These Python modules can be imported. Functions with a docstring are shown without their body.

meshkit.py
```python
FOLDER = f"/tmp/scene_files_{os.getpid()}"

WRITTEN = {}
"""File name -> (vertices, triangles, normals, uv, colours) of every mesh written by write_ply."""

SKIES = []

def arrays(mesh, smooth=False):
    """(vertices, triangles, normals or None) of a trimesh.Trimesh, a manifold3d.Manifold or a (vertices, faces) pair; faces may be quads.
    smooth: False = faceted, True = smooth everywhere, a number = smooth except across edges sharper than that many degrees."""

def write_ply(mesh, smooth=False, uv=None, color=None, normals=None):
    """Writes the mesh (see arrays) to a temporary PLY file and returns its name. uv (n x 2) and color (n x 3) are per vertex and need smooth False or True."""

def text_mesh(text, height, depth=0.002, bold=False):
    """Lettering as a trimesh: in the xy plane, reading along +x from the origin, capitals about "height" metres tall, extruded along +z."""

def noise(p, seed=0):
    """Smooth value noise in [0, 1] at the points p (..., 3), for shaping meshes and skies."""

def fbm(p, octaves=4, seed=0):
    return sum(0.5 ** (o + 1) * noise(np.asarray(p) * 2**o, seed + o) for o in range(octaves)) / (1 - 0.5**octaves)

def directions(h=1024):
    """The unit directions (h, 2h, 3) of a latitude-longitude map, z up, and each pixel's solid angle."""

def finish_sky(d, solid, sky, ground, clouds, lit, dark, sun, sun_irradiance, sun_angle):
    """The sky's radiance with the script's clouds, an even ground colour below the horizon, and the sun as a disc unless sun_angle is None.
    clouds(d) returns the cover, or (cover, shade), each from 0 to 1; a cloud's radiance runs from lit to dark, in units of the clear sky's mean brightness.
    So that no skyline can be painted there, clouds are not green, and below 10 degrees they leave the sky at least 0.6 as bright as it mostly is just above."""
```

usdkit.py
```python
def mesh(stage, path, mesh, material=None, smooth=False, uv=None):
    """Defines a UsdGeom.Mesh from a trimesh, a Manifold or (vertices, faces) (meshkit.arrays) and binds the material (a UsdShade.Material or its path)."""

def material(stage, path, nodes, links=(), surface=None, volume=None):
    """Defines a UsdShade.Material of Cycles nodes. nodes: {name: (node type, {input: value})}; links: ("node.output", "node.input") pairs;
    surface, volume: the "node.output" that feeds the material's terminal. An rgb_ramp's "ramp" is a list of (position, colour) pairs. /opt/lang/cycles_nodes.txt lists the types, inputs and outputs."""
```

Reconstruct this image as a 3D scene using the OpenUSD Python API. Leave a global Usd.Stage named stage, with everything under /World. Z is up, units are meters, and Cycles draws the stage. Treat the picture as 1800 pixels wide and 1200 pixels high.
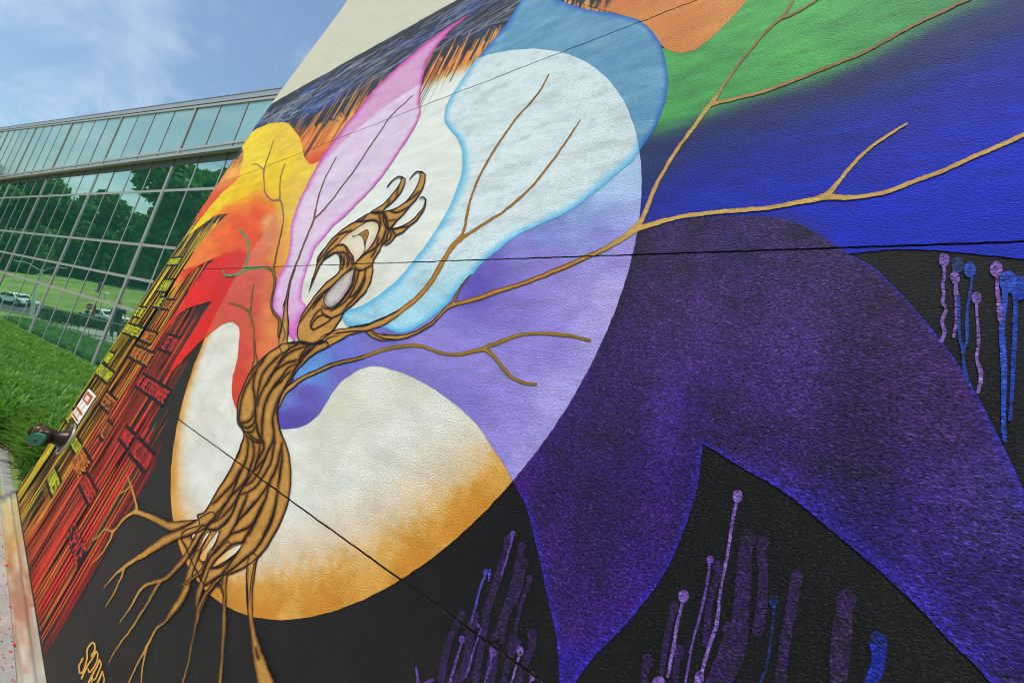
import math, random
import numpy as np, trimesh, shapely, usdkit, meshkit
from shapely.geometry import Polygon, LineString, Point, MultiPolygon, box as sbox
from shapely.ops import unary_union
from scipy.spatial import Delaunay
from pxr import Usd, UsdGeom, UsdLux, UsdShade, Gf, Sdf, Vt

stage = Usd.Stage.CreateInMemory()
UsdGeom.SetStageUpAxis(stage, 'Z'); UsdGeom.SetStageMetersPerUnit(stage, 1.0)
UsdGeom.Xform.Define(stage, '/World'); UsdGeom.Scope.Define(stage, '/World/Looks')
T = Sdf.ValueTypeNames
rng = np.random.default_rng(7); random.seed(7)

# ------------------------------------------------------------------ camera, sky, sun, exposure
EYE = np.array([0, 0, 1.75]); FPX = 680.6
# rows: the camera's right / down / forward axes as seen along world x, y, z
CM = np.array([[0.8042321, 0.09805479, -0.58617061], [0.50490451, 0.40754208, 0.76090793], [0.31349986, -0.90790677, 0.27825012]])
cam = UsdGeom.Camera.Define(stage, '/World/camera')
r_, d_, f_ = CM[:, 0], CM[:, 1], CM[:, 2]
mx = Gf.Matrix4d(*r_, 0, *(-d_), 0, *(-f_), 0, *EYE, 1)
cam.AddTransformOp().Set(mx)
cam.CreateHorizontalApertureAttr(36.0); cam.CreateVerticalApertureAttr(36.0 * 682 / 1024)
cam.CreateFocalLengthAttr(FPX / 1800 * 36); cam.CreateClippingRangeAttr(Gf.Vec2f(0.05, 2000))
cam.CreateExposureAttr(0.42)

SUN_EL, SUN_AZ = math.radians(60), math.radians(166)      # az = atan2(x, y) of the direction towards the sun
SKY, SUN, SUN_ANGLE = 0.095, 0.95, 0.8
usdkit.material(stage, '/World/Looks/sky', {
    'tc': ('texture_coordinate', {}),
    'tint': ('mix', {'mix_type': 'multiply', 'fac': 1.0, 'color2': (.88, 1.04, 1.16)}), 'sk': ('sky_texture', {'sky_type': 'single_scattering', 'sun_disc': False, 'sun_elevation': SUN_EL, 'sun_rotation': SUN_AZ, 'air_density': 1.5, 'aerosol_density': 0.5, 'ozone_density': 1.6}),
    'sep': ('separate_xyz', {}), 'zz': ('math', {'math_type': 'maximum', 'value2': 0.06}),
    'px': ('math', {'math_type': 'divide'}), 'py': ('math', {'math_type': 'divide'}), 'cb': ('combine_xyz', {}),
    'mp': ('mapping', {'rotation': (0, 0, 0.5), 'scale': (0.55, 1.5, 1), 'location': (0.9, 0.4, 0)}),
    'n1': ('noise_texture', {'scale': 1.1, 'detail': 8, 'roughness': 0.58, 'distortion': 0.5}),
    'rp': ('rgb_ramp', {'ramp': [(0, (0.04,) * 3), (0.46, (0.10,) * 3), (0.66, (0.62,) * 3), (1, (0.9,) * 3)]}),
    'mx': ('mix', {'color2': (6.6, 7.5, 8.6)}),
    'bg': ('background_shader', {'strength': SKY})},
    [('tc.generated', 'sep.vector'), ('sep.z', 'zz.value1'), ('sep.x', 'px.value1'), ('zz.value', 'px.value2'), ('sep.y', 'py.value1'), ('zz.value', 'py.value2'),
     ('px.value', 'cb.x'), ('py.value', 'cb.y'), ('cb.vector', 'mp.vector'), ('mp.vector', 'n1.vector'), ('n1.fac', 'rp.fac'),
     ('sk.color', 'tint.color1'), ('tint.color', 'mx.color1'), ('rp.color', 'mx.fac'), ('mx.color', 'bg.color')], surface='bg.background')
dome = UsdLux.DomeLight.Define(stage, '/World/sky')
UsdShade.MaterialBindingAPI.Apply(dome.GetPrim()).Bind(UsdShade.Material.Get(stage, '/World/Looks/sky'))
dome.GetPrim().SetCustomDataByKey('kind', 'structure')
sun = UsdLux.DistantLight.Define(stage, '/World/sun')
sun.CreateIntensityAttr(SUN); sun.CreateAngleAttr(SUN_ANGLE); sun.CreateNormalizeAttr(True); sun.CreateColorAttr(Gf.Vec3f(1, .95, .88))
sun.AddRotateXYZOp().Set(Gf.Vec3f(90 - math.degrees(SUN_EL), 0, -math.degrees(SUN_AZ) + 180))
_S = np.array([math.cos(SUN_EL) * math.sin(SUN_AZ), math.cos(SUN_EL) * math.cos(SUN_AZ), math.sin(SUN_EL)])

# ------------------------------------------------------------------ helpers
_used = {}
def numbered(path):
    k = _used.get(path, 0); _used[path] = k + 1
    return path if k == 0 else '%s_%03d' % (path, k)
def setd(p, label=None, cat=None, group=None, kind=None):
    for k, v in (('label', label), ('category', cat), ('group', group), ('kind', kind)):
        if v: p.SetCustomDataByKey(k, v)
    return p
def thing(name, label=None, cat=None, loc=(0, 0, 0), rz=0, group=None, kind=None):
    x = UsdGeom.Xform.Define(stage, numbered('/World/' + name))
    x.AddTranslateOp().Set(Gf.Vec3d(*map(float, loc)))
    if rz: x.AddRotateZOp().Set(math.degrees(rz))
    return setd(x.GetPrim(), label, cat, group, kind)
def obj(name, mesh, mat, parent=None, smooth=False, col=None, **kw):
    base = (str(parent.GetPath()) if parent is not None else '/World') + '/' + name
    m = usdkit.mesh(stage, numbered(base), mesh, '/World/Looks/' + mat, smooth)
    if col is not None:
        UsdGeom.PrimvarsAPI(m).CreatePrimvar('Cd', T.Color3fArray, 'vertex').Set(Vt.Vec3fArray.FromNumpy(np.asarray(col, np.float32)))
    return setd(m.GetPrim(), **kw)
def dup(proto, name, loc, rz=0, s=1, label=None, group=None, cat=None):
    x = UsdGeom.Xform.Define(stage, numbered('/World/' + name))
    x.GetPrim().GetReferences().AddInternalReference(proto.GetPath())
    x.ClearXformOpOrder()
    x.AddTranslateOp(opSuffix='p').Set(Gf.Vec3d(*map(float, loc)))
    x.AddRotateZOp(opSuffix='p').Set(math.degrees(rz))
    x.AddScaleOp(opSuffix='p').Set(Gf.Vec3f(s, s, s))
    x.GetPrim().SetInstanceable(True)
    return setd(x.GetPrim(), label, cat, group)
def L(c):
    c = np.asarray(c, float) / 255.0
    return np.where(c <= 0.04045, c / 12.92, ((c + 0.055) / 1.055) ** 2.4)
def cat(ms): return trimesh.util.concatenate([m for m in ms if m is not None])
def bx(x0, x1, y0, y1, z0, z1):
    b = trimesh.creation.box((abs(x1 - x0), abs(y1 - y0), abs(z1 - z0)))
    b.apply_translation(((x0 + x1) / 2, (y0 + y1) / 2, (z0 + z1) / 2)); return b
def bevbox(sx, sy, sz, b):
    v = []
    for i in (-1, 1):
        for j in (-1, 1):
            for k in (-1, 1):
                hx, hy, hz = sx / 2, sy / 2, sz / 2
                v += [(i * hx, j * (hy - b), k * (hz - b)), (i * (hx - b), j * hy, k * (hz - b)), (i * (hx - b), j * (hy - b), k * hz)]
    return trimesh.convex.convex_hull(np.array(v))
def tube(pts, r, n=8, cap=True):
    pts = np.asarray(pts, float); r = np.broadcast_to(r, len(pts))
    t = np.gradient(pts, axis=0); t /= np.linalg.norm(t, axis=1)[:, None]
    up = np.array([0, 0, 1.0]) if abs(t[0, 2]) < .9 else np.array([1.0, 0, 0])
    V = []
    for i in range(len(pts)):
        a = np.cross(t[i], up); a /= np.linalg.norm(a); b = np.cross(t[i], a)
        th = np.linspace(0, 2 * np.pi, n, endpoint=False)
        V.append(pts[i] + r[i] * (np.cos(th)[:, None] * a + np.sin(th)[:, None] * b))
    V = np.vstack(V); F = []
    for i in range(len(pts) - 1):
        for j in range(n):
            a, b, c, d = i * n + j, i * n + (j + 1) % n, (i + 1) * n + (j + 1) % n, (i + 1) * n + j
            F += [(a, c, b), (a, d, c)]
    if cap:
        for e, flip in ((0, False), (len(pts) - 1, True)):
            for j in range(1, n - 1):
                q = (e * n, e * n + j, e * n + j + 1); F.append(q[::-1] if flip else q)
    return trimesh.Trimesh(V, np.array(F), process=False)
def lathe(prof, n=24):
    return trimesh.creation.revolve(np.asarray(prof, float), sections=n)
def place(m, axis, org):
    """turns +z of m to the given axis and moves it to org"""
    m = m.copy(); m.apply_transform(trimesh.geometry.align_vectors([0, 0, 1], axis)); m.apply_translation(org); return m

# ------------------------------------------------------------------ materials
def M(name, nodes, links, surface): usdkit.material(stage, '/World/Looks/' + name, nodes, links, surface)
def plain(name, c, rough=.6, metal=0., var=.12, scale=6., bump=0., bscale=40., spec=.5):
    c = L(c); lo, hi = c * (1 - var), np.minimum(c * (1 + var), 1)
    n = {'tc': ('texture_coordinate', {}), 'n': ('noise_texture', {'scale': scale, 'detail': 5, 'roughness': .6}),
         'r': ('rgb_ramp', {'ramp': [(.3, lo), (.7, hi)]}), 'p': ('principled_bsdf', {'roughness': rough, 'metallic': metal, 'specular_ior_level': spec})}
    l = [('tc.object', 'n.vector'), ('n.fac', 'r.fac'), ('r.color', 'p.base_color')]
    if bump:
        n['b'] = ('noise_texture', {'scale': bscale, 'detail': 4}); n['bp'] = ('bump', {'strength': bump, 'distance': .01})
        l += [('tc.object', 'b.vector'), ('b.fac', 'bp.height'), ('bp.normal', 'p.normal')]
    M(name, n, l, 'p.BSDF')

def stucco(name, rough, var, bump, spec=.35, speck=1.7, dist=.008, dust=0.0, pit=None, glint=0.0):
    n = {'g': ('geometry', {}), 'at': ('attribute', {'attribute': 'Cd'}),
         'mp': ('mapping', {'scale': (1, 1, 1.75)}), 'mb': ('mapping', {'scale': (.6, 1, 2.4), 'rotation': (0, -.35, 0)}),
         'v1': ('noise_texture', {'scale': 5, 'detail': 8, 'roughness': .68, 'distortion': .6}),
         'r1': ('rgb_ramp', {'ramp': [(.28, (1 - var,) * 3), (.5, (1, 1, 1)), (.74, (1 + var * .8,) * 3)]}),
         'v2': ('noise_texture', {'scale': 190, 'detail': 3, 'roughness': .65}),
         'r2': ('rgb_ramp', {'ramp': [(.30, (1 - var * speck,) * 3), (.47, (1, 1, 1)), (.70, (1 + var * speck * .6,) * 3)]}),
         'm1': ('mix', {'mix_type': 'multiply', 'fac': 1.0}), 'm2': ('mix', {'mix_type': 'multiply', 'fac': 1.0}),
         'b1': ('noise_texture', {'scale': 135, 'detail': 4, 'roughness': .68, 'distortion': .25}),
         'b2': ('noise_texture', {'scale': 300, 'detail': 2, 'roughness': .6}),
         'ba': ('math', {'math_type': 'multiply_add', 'value2': .7}),
         'bp': ('bump', {'strength': bump, 'distance': dist}),
         'dn': ('noise_texture', {'scale': 2.2, 'detail': 7, 'roughness': .72}), 'dr': ('rgb_ramp', {'ramp': [(.45, (0, 0, 0)), (.75, (dust,) * 3)]}), 'du': ('mix', {'mix_type': 'mix', 'color2': tuple(L((120, 112, 104)))}),
         'p': ('principled_bsdf', {'roughness': rough, 'specular_ior_level': spec})}
    if pit: n['r2'][1]['ramp'] = pit
    n['mg'] = ('mapping', {'scale': (.62, 1, 1.7), 'rotation': (0, .25, 0)}); n['gn'] = ('noise_texture', {'scale': 210, 'detail': 2, 'roughness': .6}); n['gr'] = ('rgb_ramp', {'ramp': [(.56, (0, 0, 0)), (.66, (glint,) * 3), (.8, (glint * 1.3,) * 3)]})  # lighter specks from noise: glints on raised grains, painted into the colour
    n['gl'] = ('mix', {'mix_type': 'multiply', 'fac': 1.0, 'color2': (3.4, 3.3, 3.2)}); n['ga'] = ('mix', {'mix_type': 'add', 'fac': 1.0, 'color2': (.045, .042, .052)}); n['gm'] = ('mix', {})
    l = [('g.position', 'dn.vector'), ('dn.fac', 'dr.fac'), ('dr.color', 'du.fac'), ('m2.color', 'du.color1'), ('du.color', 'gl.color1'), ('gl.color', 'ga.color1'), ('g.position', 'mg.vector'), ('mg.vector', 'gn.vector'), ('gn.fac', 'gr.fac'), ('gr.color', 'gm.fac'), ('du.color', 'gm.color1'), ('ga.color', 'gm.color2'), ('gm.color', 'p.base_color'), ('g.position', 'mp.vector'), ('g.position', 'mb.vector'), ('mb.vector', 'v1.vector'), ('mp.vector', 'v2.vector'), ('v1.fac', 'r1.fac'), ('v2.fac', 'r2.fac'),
         ('r1.color', 'm1.color2'), ('m1.color', 'm2.color1'), ('r2.color', 'm2.color2'),
         ('mp.vector', 'b1.vector'), ('mp.vector', 'b2.vector'), ('b2.fac', 'ba.value1'), ('b1.fac', 'ba.value3'), ('ba.value', 'bp.height'), ('bp.normal', 'p.normal')]
    l.append(('at.color', 'm1.color1'))
    M(name, n, l, 'p.BSDF')
stucco('wall_paint', .55, .16, 1.0, .14, 1.9, .009)          # mural paint over rough stucco
stucco('wall_paint_rough', .42, .2, 1.0, .22, dist=.016, dust=.05, pit=[(.38, (.10,) * 3), (.49, (.8,) * 3), (.58, (1.0,) * 3), (.70, (1.6,) * 3)], glint=.55)
stucco('bare_stucco', .8, .10, .6, .2)
plain('concrete', (132, 131, 124), .85, var=.2, scale=5, bump=.5, bscale=60)
plain('concrete_light', (141, 139, 131), .85, var=.2, scale=4, bump=.5, bscale=70)
plain('soil', (74, 60, 44), .95, var=.35, scale=20, bump=.8)
plain('frame_metal', (168, 163, 164), .42, .25, .05, 3)
plain('fascia_metal', (158, 158, 166), .4, .3, .05, 2)
plain('spandrel_metal', (66, 70, 60), .5, .2, .1, 3)
plain('sealant', (30, 30, 32), .7)
plain('bronze', (92, 70, 52), .38, .75, .35, 22, bump=.25, bscale=50)
plain('bronze_dark', (48, 36, 32), .4, .7, .35, 26)
plain('green_cap', (12, 84, 62), .5, 0, .2, 40, bump=.2, bscale=90)
plain('chrome', (176, 176, 182), .22, .9, .08, 20)
plain('rust_red', (140, 40, 24), .7)
plain('white_plastic', (238, 236, 230), .4, var=.03)
plain('sign_brown', (176, 66, 14), .5, var=.04)
plain('sign_ink', (150, 96, 80), .6)
plain('gravel', (182, 172, 150), .9, var=.3, scale=60, bump=1, bscale=90)
plain('asphalt', (66, 66, 70), .9, var=.2, scale=30, bump=.3)
plain('lawn', (112, 132, 52), .9, var=.3, scale=.35, bump=.6, bscale=30)
plain('terrain', (112, 132, 56), .95, var=.35, scale=.3, bump=.4, bscale=10)
plain('bark', (70, 55, 42), .95, var=.3, scale=8, bump=.6, bscale=20)
plain('white_paint', (232, 232, 230), .25, var=.03)
plain('dark_glass', (14, 18, 20), .08, var=.05)
plain('rubber', (22, 22, 24), .8)
plain('lamp_metal', (190, 196, 190), .4, .4, .05)
plain('red_banner', (150, 20, 24), .7, var=.08)
plain('rail_metal', (70, 72, 74), .45, .5)
plain('rail_light', (190, 190, 188), .4, .5)
plain('yellow_paint', (226, 170, 20), .5)
plain('black_cloth', (18, 18, 22), .9)
plain('hivis', (190, 230, 20), .8)
plain('skin', (176, 124, 96), .6)
plain('interior', (26, 34, 32), .9, var=.3, scale=.4)
plain('interior_light', (150, 190, 175), .9)
def leafmat(name, a, b, tr=.3, sc=3.):
    M(name, {'oi': ('object_info', {}), 'g': ('geometry', {}), 'r': ('rgb_ramp', {'ramp': [(0, L(a)), (1, L(b))]}),
             'p': ('principled_bsdf', {'roughness': .45, 'specular_ior_level': .45}), 't': ('translucent_bsdf', {}), 'm': ('mix_closure', {'fac': tr})},
      [('g.random_per_island', 'r.fac'), ('r.color', 'p.base_color'), ('r.color', 't.color'), ('p.BSDF', 'm.closure1'), ('t.BSDF', 'm.closure2')], 'm.closure')
leafmat('liriope_leaf', (86, 132, 36), (220, 236, 124), .45)
leafmat('flower_purple', (130, 84, 200), (168, 124, 232), .3)
leafmat('tree_leaf', (74, 122, 44), (148, 190, 86), .45)
leafmat('tree_leaf_dark', (60, 104, 42), (122, 164, 74), .45)
leafmat('hedge_leaf', (40, 78, 24), (96, 136, 46), .25)
# coated window glass: a green mirror over a dark room
M('window_glass', {'g': ('glossy_bsdf', {'color': (.74, .96, .84), 'roughness': .006}), 't': ('transparent_bsdf', {'color': (.22, .34, .3)}), 'df': ('diffuse_bsdf', {'color': tuple(L((56, 112, 92)))}),
                   'lw': ('layer_weight', {'blend': .35}), 'r': ('rgb_ramp', {'ramp': [(0, (.45,) * 3), (1, (.97,) * 3)]}),
                   'tc': ('texture_coordinate', {}), 'n': ('noise_texture', {'scale': .6, 'detail': 1}), 'bp': ('bump', {'strength': .045, 'distance': .05}), 'm': ('mix_closure', {}), 'm2': ('mix_closure', {'fac': .16})},
  [('tc.object', 'n.vector'), ('n.fac', 'bp.height'), ('bp.normal', 'g.normal'), ('lw.facing', 'r.fac'), ('r.color', 'm.fac'), ('t.BSDF', 'm.closure1'), ('g.BSDF', 'm.closure2'), ('m.closure', 'm2.closure1'), ('df.BSDF', 'm2.closure2')], 'm2.closure')
M('spandrel_glass', {'oi': ('object_info', {}), 'r': ('rgb_ramp', {'ramp': [(0, L((118, 150, 140))), (1, L((134, 170, 158)))]}), 'g': ('glossy_bsdf', {'color': (.70, .80, .77), 'roughness': .05}), 'd': ('diffuse_bsdf', {}), 'm': ('mix_closure', {'fac': .5})},
  [('oi.random', 'r.fac'), ('r.color', 'd.color'), ('d.BSDF', 'm.closure1'), ('g.BSDF', 'm.closure2')], 'm.closure')

# ------------------------------------------------------------------ the wall: measures traced on the wall's own plane (s = metres to the left, z = height)
WALL_Y = 1.0
def wall_at(p, off=0.0):
    """points of the picture's tracing -> points on the wall's face (or off metres in front of it)"""
    p = np.asarray(p, float).reshape(-1, 2)
    q = np.c_[p[:, 0] - 900, p[:, 1] - 600, np.full(len(p), FPX)] @ CM.T
    return EYE + q * ((WALL_Y - off) / q[:, 1:2])
def sz(p):
    w = wall_at(p); return np.c_[-w[:, 0], w[:, 2]]
def trace(s, z):
    """the reverse: a point of the wall -> tracing units"""
    q = (np.c_[-np.asarray(s, float).ravel(), np.full(np.size(s), WALL_Y), np.asarray(z, float).ravel()] - [0, 0, EYE[2]]) @ CM
    return q[:, :2] / q[:, 2:] * FPX + [900, 600]
def rect_on_wall(s0, s1, z0, z1, n=24):
    s = np.linspace(s0, s1, n)
    return Polygon(np.vstack([trace(s, np.full(n, z0)), trace(s[::-1], np.full(n, z1))]))
JOINTS = [.325, 1.323, 2.45, 3.66, 6.37]
JW = .0028
joint_cut = unary_union([rect_on_wall(6.1, -.42, j - JW, j + JW) for j in JOINTS])
def fine(poly, h, seed=3):
    """triangles of about size h over a traced outline"""
    out = []
    for g in getattr(poly, 'geoms', [poly]):
        if g.geom_type != 'Polygon' or g.area < .3: continue
        g = g.simplify(.12).segmentize(h)
        b = [np.array(r.coords)[:-1] for r in (g.exterior, *g.interiors)]
        B = np.vstack(b); x0, y0, x1, y1 = g.bounds
        xs, ys = np.meshgrid(np.arange(x0, x1, h), np.arange(y0, y1, h * .87)); xs[1::2] += h / 2
        I = np.c_[xs.ravel(), ys.ravel()] + np.random.default_rng(seed).uniform(-.22, .22, (xs.size, 2)) * h
        inner = g.buffer(-h * .45)
        if not inner.is_empty:
            I = I[shapely.contains_xy(inner, I[:, 0], I[:, 1])]; P = np.vstack([B, I])
        else: P = B
        P = np.unique(P.round(4), axis=0)
        if len(P) < 3: continue
        t = Delaunay(P).simplices; c = P[t].mean(1); shapely.prepare(g)
        t = t[shapely.contains_xy(g, c[:, 0], c[:, 1])]
        a = P[t]; cr = (a[:, 1, 0] - a[:, 0, 0]) * (a[:, 2, 1] - a[:, 0, 1]) - (a[:, 1, 1] - a[:, 0, 1]) * (a[:, 2, 0] - a[:, 0, 0])
        t = t[np.abs(cr) > 1e-4]; cr = cr[np.abs(cr) > 1e-4]
        t[cr > 0] = t[cr > 0][:, ::-1]
        out.append((P, t))
    return out
def flat(poly):
    out = []
    for g in getattr(poly, 'geoms', [poly]):
        if g.geom_type != 'Polygon' or g.area < .05: continue
        try: v, f = trimesh.creation.triangulate_polygon(g, engine='earcut')
        except Exception: continue
        a = v[f]; cr = (a[:, 1, 0] - a[:, 0, 0]) * (a[:, 2, 1] - a[:, 0, 1]) - (a[:, 1, 1] - a[:, 0, 1]) * (a[:, 2, 0] - a[:, 0, 0])
        f = np.array(f); f[cr > 0] = f[cr > 0][:, ::-1]
        out.append((v, f))
    return out
def merge(parts):
    V, F, n = [], [], 0
    for v, f in parts: V.append(v); F.append(f + n); n += len(v)
    return (np.vstack(V), np.vstack(F)) if V else (None, None)
def wobble(P):
    a = np.c_[P / 11.0, np.zeros(len(P))]; b = np.c_[P / 4.5, np.ones(len(P))]
    return np.c_[meshkit.noise(a, 1) - .5, meshkit.noise(a, 2) - .5] * 1.3 + np.c_[meshkit.noise(b, 3) - .5, meshkit.noise(b, 4) - .5] * .9
def paint(name, poly, color, layer, parent, h=None, cut=True, mat='wall_paint', **kw):
    """a coat of paint on the wall: outline, colour (one value or a function of the points), layer number"""
    poly = poly.buffer(0)
    if cut: poly = poly.difference(joint_cut)
    P, F = merge(fine(poly, h) if h else flat(poly))
    if P is None: return None
    col = color(P) if callable(color) else np.broadcast_to(L(color), (len(P), 3))
    return obj(name, trimesh.Trimesh(wall_at(P + wobble(P), layer * .0005), F, process=False), mat, parent, col=col, **kw)
def spline(p, step=2.5, closed=False):
    p = np.asarray(p, float)
    if closed: p = np.vstack([p, p[:1]])
    if len(p) < 3: return p
    d = np.r_[0, np.cumsum(np.linalg.norm(np.diff(p[:, :2], axis=0), axis=1) ** .5)]
    keep = np.r_[True, np.diff(d) > 1e-6]; p, d = p[keep], d[keep]
    from scipy.interpolate import CubicSpline, PchipInterpolator
    n = max(int(np.linalg.norm(np.diff(p[:, :2], axis=0), axis=1).sum() / step), len(p))
    u = np.linspace(0, d[-1], n + 1)
    o = CubicSpline(d, p[:, :2], bc_type='periodic' if closed and np.allclose(p[0], p[-1]) else 'natural')(u)
    if p.shape[1] > 2: o = np.c_[o, PchipInterpolator(d, p[:, 2:])(u)]
    return o
def area(p, step=3): return Polygon(spline(p, step, True)).buffer(0)
def area0(p): return Polygon(p).buffer(0)
def ribbon(p, w=None, smooth=True, step=2.5):
    """a brush stroke: points (x, y) or (x, y, width)"""
    p = np.asarray(p, float)
    if p.shape[1] == 2: p = np.c_[p, np.full(len(p), w)]
    if smooth: p = spline(p, step)
    t = np.gradient(p[:, :2], axis=0); t /= np.maximum(np.linalg.norm(t, axis=1), 1e-9)[:, None]
    n = np.c_[-t[:, 1], t[:, 0]] * p[:, 2:] / 2
    quads = [Polygon([p[i, :2] + n[i], p[i + 1, :2] + n[i + 1], p[i + 1, :2] - n[i + 1], p[i, :2] - n[i]]).buffer(.02) for i in range(len(p) - 1)]
    dots = [Point(q[:2]).buffer(q[2] / 2, 6) for q in p[::1]]
    return unary_union(quads + dots)
def taper(p, w, a=.25, b=.25):
    """a line that swells in its middle, like a drawn outline"""
    p = spline(p, 3); u = np.linspace(0, 1, len(p))
    return ribbon(np.c_[p, w * (np.interp(u, [0, .25, .7, 1], [a, 1, 1, b]))], smooth=False)
def ZM(x, y, k, pts): return np.asarray([(x + q[0] / k, y + q[1] / k, *(np.asarray(q[2:]))) for q in pts], float)
def dist_to(geom, P): return shapely.distance(geom, shapely.points(P))
def inside(geom, P): shapely.prepare(geom); return shapely.contains_xy(geom, P[:, 0], P[:, 1])
def sstep(a, b, x): t = np.clip((x - a) / (b - a), 0, 1); return t * t * (3 - 2 * t)
def blend(a, b, t): return np.asarray(a, float) * (1 - t[:, None]) + np.asarray(b, float) * t[:, None]
def field(samples, power=3.2):
    """a blended ground colour from dabs (x, y, r, g, b)"""
    S = np.asarray(samples, float)
    def f(P):
        d = ((P[:, None, :] - S[None, :, :2]) ** 2).sum(-1) + 25
        w = d ** (-power / 2); w /= w.sum(1, keepdims=True)
        return w @ S[:, 2:]
    f.samples = S
    return f
def wn(P, sx, szz, seed=0, oct=4):
    q = sz(P); return meshkit.fbm(np.c_[q[:, 0] * sx, q[:, 1] * szz, np.full(len(q), seed * 7.3)], oct, seed) * 2 - 1

wall = thing('mural_wall', 'tall stucco wall carrying a mural of a winged tree figure before a pale disc', 'mural wall')
# precast courses of the wall: bevelled slabs with open joints
E_PX = [(611, 0), (600, 17), (493, 160), (443, 231), (425, 259), (381, 326), (300, 450), (278, 482), (197, 608), (71.7, 803), (31.7, 857)]
edge = sz(E_PX); S_LEFT = float(np.median(edge[2:9, 0]))
print('left edge s', S_LEFT, edge[:, 0].round(2))
S_RIGHT, TOP, TH = -2.2, 7.6, .34
bounds = [-.25] + JOINTS + [TOP]
def wall_edge(z): return np.interp(z, edge[::-1, 1], edge[::-1, 0], left=5.82, right=5.2)
for i in range(len(bounds) - 1):
    z0, z1 = bounds[i] + (.0008 if i else 0), bounds[i + 1] - (.0008 if i < len(bounds) - 2 else 0)
    b = .0024
    ss = np.concatenate([[0], np.linspace(.25, 1, 30)]); ns = len(ss)
    rows = [(z0, TH), (z0, b), (z0 + b, 0)] + [(z, 0) for z in np.arange(z0 + .06, z1 - .04, .05)] + [(z1 - b, 0), (z1, b), (z1, TH)]
    V = []; C = []
    for z, dy in rows:
        e = wall_edge(z)
        for k, t in enumerate(np.linspace(0, 1, ns)):
            s = e + (S_RIGHT - e) * t
            V.append((-s, WALL_Y + dy, z)); C.append(L((196, 190, 172)) if z > 4.6 else L((74, 68, 64)) if dy == b and z == z1 else L((17, 16, 17)))  # top lip under each joint coloured lighter, a painted lit edge
    # the return at the wall's left end
    F = []
    for r in range(len(rows) - 1):
        for k in range(ns - 1):
            a = r * ns + k; F += [(a, a + 1, a + ns + 1), (a, a + ns + 1, a + ns)]
    n0 = len(V)
    for z in (z0, *np.linspace(z0 + b, z1 - b, 8), z1):
        V += [(-wall_edge(z), WALL_Y + b * (z in (z0, z1)), z), (-wall_edge(z), WALL_Y + TH, z)]; C += [L((150, 146, 136))] * 2
    for k in range(9):
        a = n0 + 2 * k; F += [(a, a + 2, a + 3), (a, a + 3, a + 1)]
    for e_s in ((0, ns - 1),):
        pass
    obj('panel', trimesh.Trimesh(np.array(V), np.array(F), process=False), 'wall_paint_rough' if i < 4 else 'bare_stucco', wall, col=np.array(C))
obj('backing', bx(-5.36, 2.2, WALL_Y + .03, WALL_Y + TH - .01, -.25, TOP - .02), 'sealant', wall)

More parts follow.
